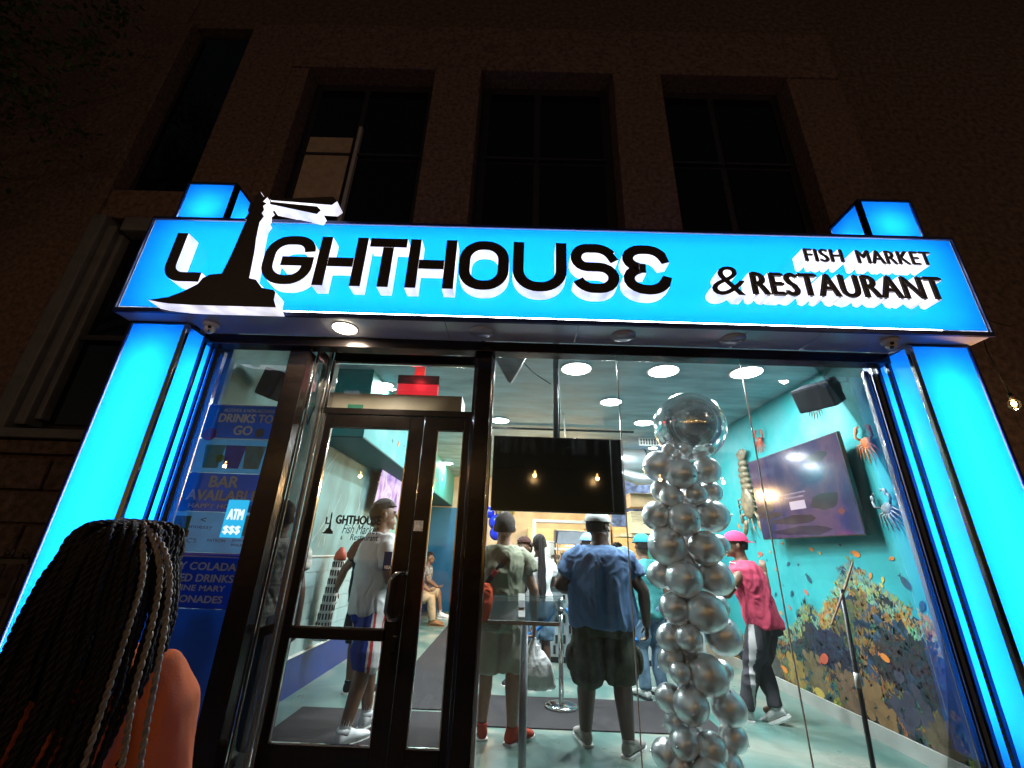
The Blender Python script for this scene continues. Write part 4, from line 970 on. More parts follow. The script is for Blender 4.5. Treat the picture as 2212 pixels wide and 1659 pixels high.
# ceiling sculpture : grey ray fin
bm = B(); P_ = [Py(1067, 770, .75), Py(1138, 768, .9), Py(1126, 790, .8), Py(1104, 828, .75), Py(1097, 824, .74)]
vs = [bm.verts.new(p) for p in P_]; vb = [bm.verts.new(p + Vector((.01, .03, .02))) for p in P_]; bm.faces.new(vs); bm.faces.new(vb[::-1])
for i in range(5): bm.faces.new((vs[i], vs[(i + 1) % 5], vb[(i + 1) % 5], vb[i]))
o = obj('hanging_ray_fin', bm, M('ray_grey', (.22, .23, .24), .5, 0, .2, 8)); tag(o, 'grey fin shaped sculpture hanging at the top left of the big window', 'sculpture')
bm = B(); tube(bm, [Py(1104, 826, .74), Py(1120, 800, .76), Py(1130, 782, .8)], .006, 6); o = obj('fin_wire', bm, WHITEPLASTIC); tag(o, 'pale wire running up from the grey hanging fin', 'wire')
bm = B(); tube(bm, [Py(1131, 783, .8), Py(1152, 805, .7), Py(1190, 830, .68)], .004, 6); o = obj('fin_wire', bm, BLACKPLASTIC); tag(o, 'black wire running from the grey hanging fin to the screen pole', 'wire')
# red exit light box
rd = empty('exit_light', 'red glowing exit light box hung above the doors', 'exit light', (-.98, 1.35, 2.93))
bm = B(); box(bm, -.20, .20, -.03, .03, -.16, .07, bev=.005); obj('body', bm, emis('exit_red', (1, .02, .04), .75), rd)
bm = B(); box(bm, -.205, .205, -.035, .035, .072, .16); obj('housing', bm, BLACKPLASTIC, rd); bm = B(); box(bm, -.05, .05, -.02, .02, .161, .55); obj('stem', bm, M('stem_pink', (.5, .2, .18), .5), rd)
ld = bpy.data.lights.new('exit_glow', 'POINT'); ld.energy = 2.5; ld.color = (1, .03, .04); ld.shadow_soft_size = .05; o = bpy.data.objects.new('exit_glow', ld); link(o, rd); o.location = (0, -.15, .1)

# reflection of the counter pattern, modelled as a solid slotted column
lc = empty('slotted_reflection', 'leaning white slotted column with red top, a modelled reflection by the tiled wall', 'reflection', (-2.18, 3.1, 0))
bm = B(); tube(bm, [(-.025, 0, .46), (.05, 0, 1.32)], [.092, .066], 20); obj('body', bm, WHITEPLASTIC, lc, True)
bm = B(); tube(bm, [(.05, 0, 1.325), (.056, 0, 1.40), (.06, 0, 1.47)], [.075, .065, .02], 20); obj('red_top', bm, M('red_cap_paint', (.45, .06, .04), .5), lc, True)
for j in range(9):
    for i in range(7):
        a = -PI / 2 + (i - 3) * .42 + (.2 if j % 2 else 0); z_ = .52 + j * .094; r_ = .092 - .026 * (z_ - .46) / .86; xc = -.025 + .075 * (z_ - .46) / .86
        boxs = B(); box(boxs, -.009, .009, -.004, .003, -.032, .032); bmesh.ops.transform(boxs, matrix=Matrix.Translation((xc + r_ * math.cos(a), r_ * math.sin(a), z_)) @ Matrix.Rotation(a + PI / 2, 4, 'Z'), verts=boxs.verts[:]); obj('slot', boxs, BLACKPLASTIC, lc)
# ---- mats
RUB = M('rubber_mat', (.035, .030, .032), .8, 0, .25, 40, .4, 150)
def mat_(label, x0, x1, y0, y1):
    bm = B(); box(bm, x0, x1, y0, y1, .001, .012, bev=.004); o = obj('floor_mat', bm, RUB); tag(o, label, 'mat')
mat_('dark rubber mat just inside the doors', -2.0, -.35, 1.0, 2.43); mat_('long dark runner mat leading back from the doors', -1.30, -.45, 2.50, 8.4)
mat_('wide dark rubber mat under the silver rope post', -.2, 2.0, 2.12, 3.02)
# ---- stanchions with blue rope
sc_ = empty('rope_post', 'silver rope post with round base in front of the counter', 'rope post', (.56, 2.70, .012))
def post_parts(sc_):
    bm = B(); tube(bm, [(0, 0, 0), (0, 0, .02), (0, 0, .035), (0, 0, .05)], [.17, .17, .12, .04], 32); obj('base', bm, CHROME, sc_, True)
    bm = B(); tube(bm, [(0, 0, .05), (0, 0, .95)], .026, 20); obj('post', bm, CHROME, sc_, True)
    bm = B(); tube(bm, [(0, 0, .95), (0, 0, .97), (0, 0, .99), (0, 0, 1.01), (0, 0, 1.03)], [.03, .05, .05, .03, .012], 20); obj('finial', bm, CHROME, sc_, True)
    bm = B(); tube(bm, [(-.06, 0, .90), (.06, 0, .90)], .012, 10); tube(bm, [(0, 0, .88), (0, 0, .92)], .045, 20); obj('rope_ring', bm, CHROME, sc_, True)
post_parts(sc_)
sc2 = empty('rope_post', 'silver rope post mostly hidden behind the man in green', 'rope post', (-.35, 3.4, 0)); post_parts(sc2)
sc3 = empty('rope_post', 'silver rope post hidden behind the balloon column', 'rope post', (2.0, 3.3, 0)); post_parts(sc3)
ROPE = M('blue_rope', (.02, .20, .55), .55, 0, .2, 20)
def rope(label, a, b_, sag):
    bm = B(); n = 60
    for k in range(3):
        pts = []
        for i in range(n + 1):
            t = i / n; p = Vector(a).lerp(Vector(b_), t); p.z -= sag * 4 * t * (1 - t)
            ph = t * 60 + k * 2 * PI / 3; p += Vector((0, math.cos(ph), math.sin(ph))) * .012; pts.append(p)
        tube(bm, pts, .012, 7)
    o = obj('rope', bm, ROPE, None, True); tag(o, label, 'rope')
    return o
rope('blue twisted rope hanging left from the silver rope post', (.50, 2.71, .91), (-.30, 3.39, .90), .32)
rope('blue twisted rope hanging right from the silver rope post behind the man in blue', (.62, 2.71, .91), (1.95, 3.29, .90), .35)

# ---- acrylic stand
ls = empty('menu_stand', 'clear acrylic sloped menu stand on a silver pole behind the glass', 'stand', (.085, .70, 0))
a, b_, c_, d_ = Py(1053, 1343, .62), Py(1207, 1343, .62), Py(1212, 1284, .80), Py(1068, 1284, .80)
ACL = glass_mat('clear_acrylic', (.93, .95, .95), .8, .02, .04)
off = Vector((.085, .70, 0)); P4 = [p - off for p in (a, b_, c_, d_)]
bm = B(); vs = [bm.verts.new(p) for p in P4]; vb = [bm.verts.new(p + Vector((0, .003, -.012))) for p in P4]; bm.faces.new(vs); bm.faces.new(vb[::-1])
for i in range(4): bm.faces.new((vs[i], vs[(i + 1) % 4], vb[(i + 1) % 4], vb[i]))
obj('tray', bm, ACL, ls)
bm = B(); box(bm, P4[0].x, P4[1].x, P4[0].y - .008, P4[0].y - .0005, P4[0].z - .012, P4[0].z + .012); obj('tray_lip', bm, M('acrylic_edge', (.75, .8, .8), .2, 0, .1), ls)
px_ = Py(1131, 1450, .72).x - .085
bm = B(); tube(bm, [(px_, 0, .012), (px_, 0, P4[0].z - .02)], .026, 20); obj('pole', bm, M('pole_silver', (.32, .34, .36), .35, .5), ls, True)
bm = B(); cyl(bm, (px_, 0, 0), .17, .012, 32); obj('base', bm, STEEL, ls)
q0, q1 = Py(1117, 1336, .625) - off, Py(1136, 1288, .77) - off
bm = B(); box(bm, -.5, .5, -.5, .5, -.5, .5)
cc = (q0 + q1) / 2; bmesh.ops.transform(bm, matrix=Matrix.Translation(cc + Vector((0, -.004, .012))) @ Matrix.Rotation(math.atan2(q1.z - q0.z, q1.y - q0.y), 4, 'X') @ Matrix.Diagonal((.045, (q1 - q0).length, .006, 1)), verts=bm.verts[:])
obj('clip_board', bm, WHITEPLASTIC, ls)
bm = B(); box(bm, -.5, .5, -.5, .5, -.5, .5)
bmesh.ops.transform(bm, matrix=Matrix.Translation(cc + Vector((0, -.008, .018))) @ Matrix.Rotation(math.atan2(q1.z - q0.z, q1.y - q0.y), 4, 'X') @ Matrix.Diagonal((.042, .06, .006, 1)), verts=bm.verts[:])
obj('clip', bm, M('clip_grey', (.25, .26, .27), .4), ls)
# MENU sticker lettering on the glass
a = Py(1191, 1209, .425); b_ = Py(1214, 1198, .425)
o = flat_text('MENU', a.x, b_.x, a.z, b_.z, .425 - GY, M('menu_vinyl', (.55, .53, .5), .5), st, 'lettering', .03)
# black poles at the right
bp = empty('banner_pole', 'thin black pole standing behind the glass in front of the reef mural', 'pole', (0, 0, 0))
a = Py(1817, 1272, .62); b_ = Py(1887, 1659, .62); d_ = (b_ - a).normalized(); e_ = a + d_ * (a.z / -d_.z)
bm = B(); tube(bm, [a, e_], [.013, .015], 12); obj('pole', bm, BLACKPLASTIC, bp, True)
bm = B(); tube(bm, [e_ - Vector((.14, 0, -.004)), e_ + Vector((.14, 0, .004))], .02, 10); obj('foot', bm, BLACKPLASTIC, bp, True)
w0, w1 = a.lerp(b_, .50), a.lerp(b_, .585); bm = B(); tube(bm, [w0, w1], .0165, 12); obj('white_band', bm, WHITEPLASTIC, bp, True)
p0, p1 = Py(1828, 1262, .63), Py(1796, 1350, .55); bm = B(); tube(bm, [Py(1842, 1215, .66), p0, p1], [.006, .008, .006], 8); o = obj('thin_stick', bm, M('stick_wood', (.35, .2, .13), .5)); tag(o, 'thin slanting stick leaning by the black pole', 'stick')

# ---- balloons
BALM = M('silver_balloon', (.86, .86, .87), .33, 1., .03, 1.5)
bcol = empty('balloon_column', 'tall column of silver chrome balloons inside the window', 'balloon column', (1.2, .78, 0))
def balloon_mesh():
    bm = B(); bmesh.ops.create_uvsphere(bm, u_segments=40, v_segments=28, radius=1)
    for v in bm.verts:
        if v.co.z < 0:
            t = -v.co.z; k = 1 - .10 * t * t; v.co.x *= k; v.co.y *= k; v.co.z *= 1.05
    tube(bm, [(0, 0, -1.10), (0, 0, -1.16), (0, 0, -1.2)], [.05, .04, .07], 10)
    me = bpy.data.meshes.new('balloon'); bm.to_mesh(me); bm.free(); me.materials.append(BALM); me.polygons.foreach_set('use_smooth', [True] * len(me.polygons)); return me
BME = balloon_mesh()
ORB = (1489, 922, 74)
front = [(1423,1007,32,.76),(1471,1023,32,.66),(1527,1016,28,.74),(1430,1059,23,.82),(1451,1073,24,.70),(1503,1067,22,.68),(1536,1062,22,.84),(1419,1114,30,.76),(1477,1122,34,.66),(1538,1115,33,.74),(1441,1179,39,.72),(1524,1184,35,.68),(1552,1178,22,.86),(1428,1241,27,.82),(1478,1250,37,.66),(1545,1248,35,.74),(1456,1311,30,.74),(1524,1322,40,.66),(1474,1337,25,.78),(1552,1310,22,.86),(1447,1377,27,.76),(1489,1379,27,.66),(1562,1374,37,.74),(1450,1425,28,.80),(1469,1454,21,.66),(1528,1458,40,.68),(1560,1450,22,.86),(1445,1507,27,.78),(1493,1524,36,.66),(1574,1529,35,.72),(1460,1557,26,.82),(1438,1628,29,.76),(1478,1606,30,.68),(1536,1618,32,.66),(1584,1593,28,.78),(1445,972,14,.70),(1480,972,13,.66),(1513,978,16,.70),(1530,970,12,.8),(1462,985,10,.62)]
bz = [p for p in front]
for (px, py_, r_, yy) in front:
    c_ = Py(px, py_, yy); dist = (c_ - Vector(CAM)).dot(Vector(FW)); k = r_ / F0 * dist
    o = bpy.data.objects.new('balloon', BME); link(o, bcol); k *= 1.04; o.location = c_ - Vector((1.2, .78, 0)); o.scale = (k, k * random.uniform(.97, 1), k * random.uniform(.97, 1.03))
    away = Vector((1.2, .78, c_.z)) - c_; ang = math.atan2(away.x, -away.y) if away.length > .01 else 0
    o.rotation_euler = (PI / 2 * random.uniform(.6, 1.1), random.uniform(-.3, .3), math.atan2(-away.x, away.y) + PI)
# lower tiers, down to the floor
zz = .24
for lv in range(2):
    for k in range(4):
        a_ = k * PI / 2 + lv * .8
        o = bpy.data.objects.new('balloon', BME); link(o, bcol); o.location = (.03 + .15 * math.cos(a_), .15 * math.sin(a_) - .02, zz - lv * .13 + .02); o.scale = (.12, .12, .115); o.rotation_euler = (PI / 2, 0, a_ + PI / 2)
for lv in range(11):     # inner core that closes the gaps
    o = bpy.data.objects.new('balloon', BME); link(o, bcol); o.location = (.02 + .012 * (10 - lv) * -0 + (lv / 10) * .20 - .03, .06, .42 + lv * .165); o.scale = (.10, .10, .10); o.rotation_euler = (PI, 0, lv)
c_ = Py(ORB[0], ORB[1], .76); k = 74 / F0 * (c_ - Vector(CAM)).dot(Vector(FW))
bm = B(); bmesh.ops.create_uvsphere(bm, u_segments=64, v_segments=40, radius=k)
orbm = M('mirror_orb', (.82, .82, .83), .13, 1., .03, 3)
N, L = nodes_of(orbm); mixs = N.new('ShaderNodeMixShader'); trn = N.new('ShaderNodeBsdfTransparent'); trn.inputs[0].default_value = (.95, .96, .97, 1)
outn = [n for n in N if n.type == 'OUTPUT_MATERIAL'][0]; lwn = N.new('ShaderNodeLayerWeight'); lwn.inputs[0].default_value = .35; mr = N.new('ShaderNodeMapRange'); mr.inputs['To Min'].default_value = .82; mr.inputs['To Max'].default_value = .55
L.new(lwn.outputs['Facing'], mr.inputs['Value']); L.new(mr.outputs[0], mixs.inputs[0]); L.new(trn.outputs[0], mixs.inputs[1]); L.new(N['Principled BSDF'].outputs[0], mixs.inputs[2]); L.new(mixs.outputs[0], outn.inputs[0])
o = obj('orb_balloon', bm, orbm, bcol, True, label='large half clear mirror orb on top of the column'); o.location = c_ - Vector((1.2, .78, 0))
bm = B(); tube(bm, [(0, 0, .02), (0.2, .02, 2.3)], .01, 8); obj('support_pole', bm, STEEL, bcol)

# ---- side window posters
pg = Y_P = .415
Z3 = lambda x, y: ((540 + .4221 * x) / 1.4756, (1250 + .4221 * y) / 1.4756)
ps = empty('drinks_poster', 'tall blue drinks poster on the glass of the left side window', 'poster', (0, .438, 0))
def postermat(name, col, tr=.6):
    mt = bpy.data.materials.new(name); mt.use_nodes = True; N, L = nodes_of(mt); N.remove(N['Principled BSDF']); out = N['Material Output']
    nz = N.new('ShaderNodeTexNoise'); nz.inputs['Scale'].default_value = 4; cr = N.new('ShaderNodeValToRGB'); cr.color_ramp.elements[0].color = [c * .8 for c in col] + [1]; cr.color_ramp.elements[1].color = [c * 1.2 for c in col] + [1]
    L.new(nz.outputs['Fac'], cr.inputs[0]); d = N.new('ShaderNodeBsdfDiffuse'); t = N.new('ShaderNodeBsdfTranslucent'); tp = N.new('ShaderNodeBsdfTransparent')
    L.new(cr.outputs[0], d.inputs[0]); L.new(cr.outputs[0], t.inputs[0]); m1 = N.new('ShaderNodeMixShader'); m1.inputs[0].default_value = tr; L.new(d.outputs[0], m1.inputs[1]); L.new(t.outputs[0], m1.inputs[2])
    L.new(m1.outputs[0], out.inputs[0]); return mt
PB = postermat('poster_blue', (.045, .24, .66)); PL = postermat('poster_light_blue', (.26, .60, .88)); PT = postermat('poster_text', (.72, .92, 1.0), .0); PN = postermat('poster_navy', (.03, .14, .56))
XA, XB = -2.31, -1.758
def zat(py_): return Py(*Z3(400, py_), .44).z
def pq(nm, z0, z1, mt, x0=XA, x1=XB, y=.440):
    bm = B(); box(bm, x0, x1, y - .438, y + .0008 - .438, z0, z1); return obj(nm, bm, mt, ps)
zs = [zat(v) for v in (95, 350, 610, 905, 1215, 1640)]
pq('poster_band', zs[1] + .004, zs[0], PB); pq('poster_band', zs[2], zs[1] - .004, PL); pq('poster_band', zs[3], zs[2] - .003, PB); pq('poster_band', zs[4], zs[3] - .003, PL); pq('poster_band', zs[5], zs[4] - .003, PN); pq('poster_band', .13, zs[5] - .003, PB)
for v in (95, 350, 1245): pq('poster_line', zat(v) - .004, zat(v) + .002, PT, XA + .03, XB - .01, .4375)
def ptext(s, v0, v1, u0, u1, bold=.035, mt=None):
    flat_text(s, XA + u0 * (XB - XA), XA + u1 * (XB - XA), zat(v1), zat(v0), .4372 - .438, mt or PT, ps, 'lettering', bold)
ptext('ALCOHOL & NON-ALCOHOL', 122, 148, .22, .92, .02); ptext('DRINKS TO', 160, 228, .18, .92); ptext('GO', 248, 322, .42, .68)
ptext('BAR', 632, 722, .30, .68); ptext('AVAILABLE', 738, 822, .06, .97); ptext('HAPPY HOUR', 845, 880, .12, .8, .03)
ptext('PINY COLADAS', 1288, 1350, .03, .98); ptext('MIXED DRINKS', 1378, 1440, .05, .92); ptext('WINE MARY', 1462, 1508, .2, .85); ptext('LEMONADES', 1540, 1598, .12, .85)
PK = postermat('poster_dark', (.03, .08, .16))
ptext('Hennessy', 1005, 1045, .12, .50, .004, PK); ptext('<', 950, 985, .33, .40, .01, PK); ptext("CIROC'S", 1110, 1145, .02, .35, .0, PK); ptext('PATRON', 1110, 1135, .48, .70, .01, PK); ptext('JOHNNIE', 1108, 1130, .78, .99, .01, PK); ptext('WALKER', 1142, 1162, .78, .98, .01, PK)
def pfruit(u, v, ru, rv, mt):
    bm = B(); n = 18; cx = XA + u * (XB - XA); z_ = zat(v); bm.faces.new([bm.verts.new((cx + ru * math.cos(2 * PI * k / n), -.0015, z_ + rv * math.sin(2 * PI * k / n))) for k in range(n)]); obj('printed_drink', bm, mt, ps)
def pglass(u, c):
    cx = XA + u * (XB - XA); z0, z1 = zat(575), zat(400)
    bm = B(); bm.faces.new([bm.verts.new(p) for p in ((cx - .055, -.001, z0), (cx + .055, -.001, z0), (cx + .075, -.001, z1), (cx - .075, -.001, z1))]); obj('printed_drink', bm, postermat('drink_%d' % int(u * 100), c), ps)
pglass(.25, (.15, .38, .30)); pglass(.52, (.22, .12, .35)); pglass(.78, (.40, .35, .22))
pfruit(.12, 320, .05, .05, postermat('fruit_red', (.45, .12, .2))); pfruit(.78, 300, .035, .035, postermat('fruit_yellow', (.45, .45, .2))); pfruit(.35, 500, .03, .03, postermat('fruit_green', (.3, .45, .1)))
# stickers on the left window
for (x0_, y0_, x1_, y1_, mt, nm) in ((20, 935, 170, 1040, M('green_sticker', (.05, .20, .05), .4, 0, .4, 20), 0), (20, 1042, 150, 1090, BLACKPLASTIC, 0), (430, 935, 612, 1082, M('notice_grey', (.10, .20, .28), .5, 0, .3, 20), 0)):
    a = Py(*Z3(x0_, y1_), .434); b_ = Py(*Z3(x1_, y0_), .434)
    bm = B(); box(bm, max(a.x, -2.30), b_.x, .434 - .438 - .001, .4345 - .438 - .001, a.z, b_.z); obj('sticker', bm, mt, ps)
a = Py(*Z3(603, 880), .432); bm = B(); tube(bm, [a - Vector((0, .438, 0)), a - Vector((0, .4375, 0))], .022, 20); obj('round_sticker', bm, PN, ps)
# ATM light sign
atm = empty('atm_sign', 'glowing cyan ATM sign over the middle of the drinks poster', 'sign', (0, .425, 0))
a = Py(*Z3(355, 1095), .425); b_ = Py(*Z3(625, 818), .425)
bm = B(); box(bm, a.x + .02, b_.x - .015, -.002, .0, a.z, b_.z); obj('light_panel', bm, emis('atm_glow', (.02, .48, .85), 1.0), atm)
AT = emis('atm_text_glow', (.8, .95, 1), 1.1)
c0 = Py(*Z3(338, 960), .42); c1 = Py(*Z3(622, 885), .42)
flat_text('ATM', a.x + .035, b_.x - .03, c0.z, c1.z, -.0035, AT, atm, 'lettering', .04)
c0 = Py(*Z3(318, 1072), .42); c1 = Py(*Z3(440, 1005), .42); flat_text('$$$', a.x + .03, a.x + .15, c0.z, c1.z, -.0035, AT, atm, 'lettering', .04)
# ================================================================== PEOPLE
SK = {'tan': M('skin_tan', (.36, .20, .13), .5, 0, .12, 25, .1, 120), 'brown': M('skin_brown', (.17, .085, .05), .48, 0, .12, 25, .1, 120), 'dark': M('skin_dark', (.085, .042, .028), .45, 0, .12, 25, .1, 120)}
HAIR = M('hair_black', (.018, .014, .014), .55, 0, .4, 80, .8, 220)
def cloth(name, col, var=.12): return M('cloth_' + name, col, .85, 0, var, 9, .35, 160)
def hand(bm, w, d, side, curl, s, thumb_in):
    d = Vector(d).normalized(); side = Vector(side); side = (side - d * d.dot(side)).normalized(); nrm = d.cross(side)
    tube(bm, [w - d * .015 * s, w + d * .03 * s, w + d * .085 * s], [.024 * s, .036 * s, .040 * s], 10, flat=.5, ref=side, round_end=True)
    ln = [.072, .080, .075, .058]
    for k in range(4):
        b = w + d * .085 * s + side * (k - 1.5) * .0195 * s * -1; p = [b]; a = 0
        for j, fseg in enumerate((.45, .32, .25)):
            a += curl * (.7 if j == 0 else 1)
            dd = d * math.cos(a) + nrm * math.sin(a) * thumb_in
            p.append(p[-1] + dd * ln[k] * fseg * s)
        tube(bm, p, [.0098 * s, .0095 * s, .0088 * s, .0078 * s], 8, round_end=True)
    b = w + d * .03 * s + side * .028 * s
    tube(bm, [b, b + (d * .6 + side * .7 + nrm * .3 * thumb_in) * .035 * s, b + (d * 1.0 + side * .62 + nrm * .5 * thumb_in) * .062 * s], [.013 * s, .011 * s, .009 * s], 8, round_end=True)
def wr(amp, sc, seed, st=(1, 1, 1)):
    def f(v):
        q = Vector((v.x * st[0], v.y * st[1], v.z * st[2])) * sc + Vector((seed, seed * .7, 0))
        w_ = noise.noise(q * .6) * 1.5
        return amp * (1 - 2 * abs(noise.noise(q + Vector((w_, w_, w_))))) - amp * .15
    return f
def shoe(parent, ank, yaw, s, up, sole, pitch=0., label=None):
    o = bpy.data.objects.new('shoe', None)
    bm = B(); R_ = []
    for (y, w, h) in ((-.085, .030, .05), (-.07, .038, .085), (-.03, .041, .095), (.02, .043, .085), (.07, .047, .062), (.12, .048, .048), (.16, .040, .038), (.185, .022, .024)):
        r = []
        for k in range(14):
            a = 2 * PI * k / 14; c, n = math.cos(a), math.sin(a)
            r.append(bm.verts.new((c * w, y, .030 + (h - .0) * (.5 + .5 * n) if n > 0 else .030 + h * .5 * (1 + n))))
        R_.append(r)
    for a, b in zip(R_, R_[1:]):
        for k in range(14): bm.faces.new((a[k], a[(k + 1) % 14], b[(k + 1) % 14], b[k]))
    bm.faces.new(R_[0][::-1]); bm.faces.new(R_[-1])
    tube(bm, [(0, -.035, .09), (0, -.04, .125)], [.040, .038], 14)
    bmesh.ops.recalc_face_normals(bm, faces=bm.faces[:]); bmesh.ops.subdivide_edges(bm, edges=bm.edges[:], cuts=1, use_grid_fill=True, smooth=.4)
    mm = Matrix.Rotation(yaw, 4, 'Z') @ Matrix.Translation((0, .0, 0)) @ Matrix.Rotation(pitch, 4, 'X') @ Matrix.Diagonal((s, s, s, 1))
    off = Vector(ank) - (mm @ Vector((0, -.035, .10)))
    mm = Matrix.Translation(off) @ mm
    bmesh.ops.transform(bm, matrix=mm, verts=bm.verts[:]); up_o = obj('shoe', bm, up, parent, True, label=label)
    bm = B(); r0, r1 = [], []
    prof = [(-.095, .026), (-.085, .038), (-.03, .043), (.03, .042), (.08, .049), (.13, .050), (.17, .038), (.195, .016)]
    outl = [(w, y) for y, w in prof] + [(-w, y) for y, w in prof[::-1]]
    for z, k in ((0, .97), (.012, 1.04), (.034, 1.02)): r0.append([bm.verts.new((x * k, y * k, z)) for x, y in outl])
    n = len(outl)
    for a, b in zip(r0, r0[1:]):
        for k in range(n): bm.faces.new((a[k], a[(k + 1) % n], b[(k + 1) % n], b[k]))
    bm.faces.new(r0[0][::-1]); bm.faces.new(r0[-1]); bmesh.ops.recalc_face_normals(bm, faces=bm.faces[:])
    bmesh.ops.transform(bm, matrix=mm, verts=bm.verts[:]); obj('sole', bm, sole, up_o)
    bm = B()
    for k in range(4): tube(bm, [(-.026, .03 + k * .022, .096 - k * .011), (0, .032 + k * .022, .108 - k * .012), (.026, .03 + k * .022, .096 - k * .011)], .0035, 5)
    bmesh.ops.transform(bm, matrix=mm, verts=bm.verts[:]); obj('laces', bm, sole, up_o)
def person(label, loc, rz, H, skin='tan', bulk=1., belly=0., pose=None, shirt=None, sleeve=.5, tank=False, bottom=None, bottom_len=.48, bloose=1.25, shoes=None, sock=None, hair='short', cap=None, vox=.009, head_turn=0., lean=(0, 0), hem=.84, seated=False, nohands=False, hair_m=None, female=False):
    s = H / 1.75; P = dict(hip=Vector((0, 0, .93)), kl=Vector((-.10, .015, .50)), kr=Vector((.10, .015, .50)), al=Vector((-.11, -.02, .09)), ar=Vector((.11, -.02, .09)),
        el=Vector((-.25, -.02, 1.13)), er=Vector((.25, -.02, 1.13)), wl=Vector((-.26, .06, .87)), wr=Vector((.26, .06, .87)), hl=Vector((0, .1, -1)), hr=Vector((0, .1, -1)), fl=0.1, fr=-.1, pl=0, pr=0, curl=.45)
    for k, v in (pose or {}).items(): P[k] = Vector(v) if isinstance(v, (tuple, list)) else v
    t = empty('person', label, 'person', loc, rz); t.scale = (s, s, s)
    b = bulk; sw = .178 * (1 + (b - 1) * .5) * (.92 if female else 1); hx, hy, hz = P['hip']
    HS = 1.13
    def L_(z): return Vector((hx + lean[0] * (z - hz), hy + lean[1] * (z - hz), 0))
    def tors(g, z0=None, z1=None, prof=None):
        prof = prof or [(.84, .145, .10), (.90, .165, .118), (.97, .165, .120), (1.08, .145, .105), (1.20, .150, .110), (1.32, .168, .120), (1.41, .168, .105), (1.455, .125, .085), (1.49, .075, .068), (1.53, .058, .060), (1.60, .055, .058)]
        out = []
        for z, rx, ry in prof:
            if z0 is not None and z < z0 - 1e-6: continue
            if z1 is not None and z > z1 + 1e-6: continue
            zz = z + (hz - .93); o = L_(zz); k = b * 1.06 if z < 1.46 else 1.06 + (b - 1) * .8; bl = belly * max(0, 1 - abs(z - 1.05) / .25)
            fem = (1.06 if z < 1.0 else (.9 if z < 1.25 else .95)) if female else 1
            out.append((o.x, o.y + bl * .3, zz, rx * k * fem + bl * .6 + g, ry * k * fem + bl + g))
        return out
    zS = 1.405 + hz - .93; oS = L_(zS); shl = oS + Vector((-sw, 0, zS)); shr = oS + Vector((sw, 0, zS))
    hl_, hr_ = Vector((hx - .088 * b, hy, hz - .03)), Vector((hx + .088 * b, hy, hz - .03))
    zH = 1.655 + hz - .93; oH = L_(zH); HC = oH + Vector((0, .015, zH))
    hm = Matrix.Translation(HC) @ Matrix.Rotation(head_turn, 4, 'Z') @ Matrix.Scale(HS, 4)
    lb = 1.08 + (b - 1) * .7
    def limb(bm, a, k, c, ra, rm, rk, rc, re, g=0, end=1., fb=.0):
        pts = [a, a.lerp(k, .33), a.lerp(k, .7), k, k.lerp(c, .3), k.lerp(c, .65), c]; rr = [ra, rm, (rm + rk) / 2, rk, rc, (rc + re) / 2, re]
        n = int(round(end * 6)) + 1; tube(bm, pts[:n], [(r * lb + g) for r in rr[:n]], 14, round_end=True)
    # body
    bm = B(); loft(bm, tors(0), 22)
    e = Matrix.Translation((0, 0, 0))
    ell(bm, hm @ Vector((0, -.01, .012)), (.082, .102, .112), 20, 14, mat=Matrix.Rotation(head_turn, 4, 'Z'))
    ell(bm, hm @ Vector((0, .032, -.052)), (.060, .066, .064), 16, 10, mat=Matrix.Rotation(head_turn, 4, 'Z'))
    tube(bm, [hm @ Vector((0, .082, .022)), hm @ Vector((0, .104, -.012)), hm @ Vector((0, .110, -.022))], [.009, .013, .015], 8, round_end=True)
    for sd in (-1, 1):
        ell(bm, hm @ Vector((sd * .088, -.012, -.008)), (.013, .022, .034), 10, 8, mat=Matrix.Rotation(head_turn, 4, 'Z'))
        ell(bm, hm @ Vector((sd * .030, .075, .032)), (.024, .013, .008), 8, 6, mat=Matrix.Rotation(head_turn, 4, 'Z'))
    ell(bm, hm @ Vector((0, .088, -.052)), (.024, .012, .007), 8, 6, mat=Matrix.Rotation(head_turn, 4, 'Z')); ell(bm, hm @ Vector((0, .084, -.064)), (.020, .012, .007), 8, 6, mat=Matrix.Rotation(head_turn, 4, 'Z'))
    ell(bm, hm @ Vector((0, .078, -.095)), (.022, .016, .016), 8, 6)
    for a, k, c in ((hl_, P['kl'], P['al']), (hr_, P['kr'], P['ar'])): limb(bm, a, k, c, .088, .084, .056, .058, .037)
    for a, k, c, d, sd in ((shl, P['el'], P['wl'], P['hl'], 1), (shr, P['er'], P['wr'], P['hr'], -1)):
        limb(bm, a + Vector((-a.x * .12, 0, -.02)), k, c, .050, .049, .039, .040, .027)
        if not nohands: hand(bm, c, d, P.get('hside%d' % sd, Vector((0, 1, 0))), P['curl'], 1.0, sd)
    for a, yw in ((P['al'], P['fl']), (P['ar'], P['fr'])):
        tube(bm, [a, a + Vector((-math.sin(yw) * .1, math.cos(yw) * .1, -.04))], [.036, .03], 10, round_end=True)
    me = remesh(bm, vox * .8, 3, .5); body = obj('body', me, SK[skin], t)
    # eyes
    for sd in (-1, 1):
        bm = B(); ell(bm, hm @ Vector((sd * .031, .0815, .018)), (.012, .007, .008), 10, 8); eo = obj('eye', bm, M('eye_white', (.7, .68, .65), .2), t, True)
        bm = B(); ell(bm, hm @ Vector((sd * .031, .0865, .018)), (.005, .003, .005), 8, 6); obj('iris', bm, HAIR, eo, True)
    hm_ = hair_m or HAIR
    # shirt
    sd_ = random.uniform(0, 50)
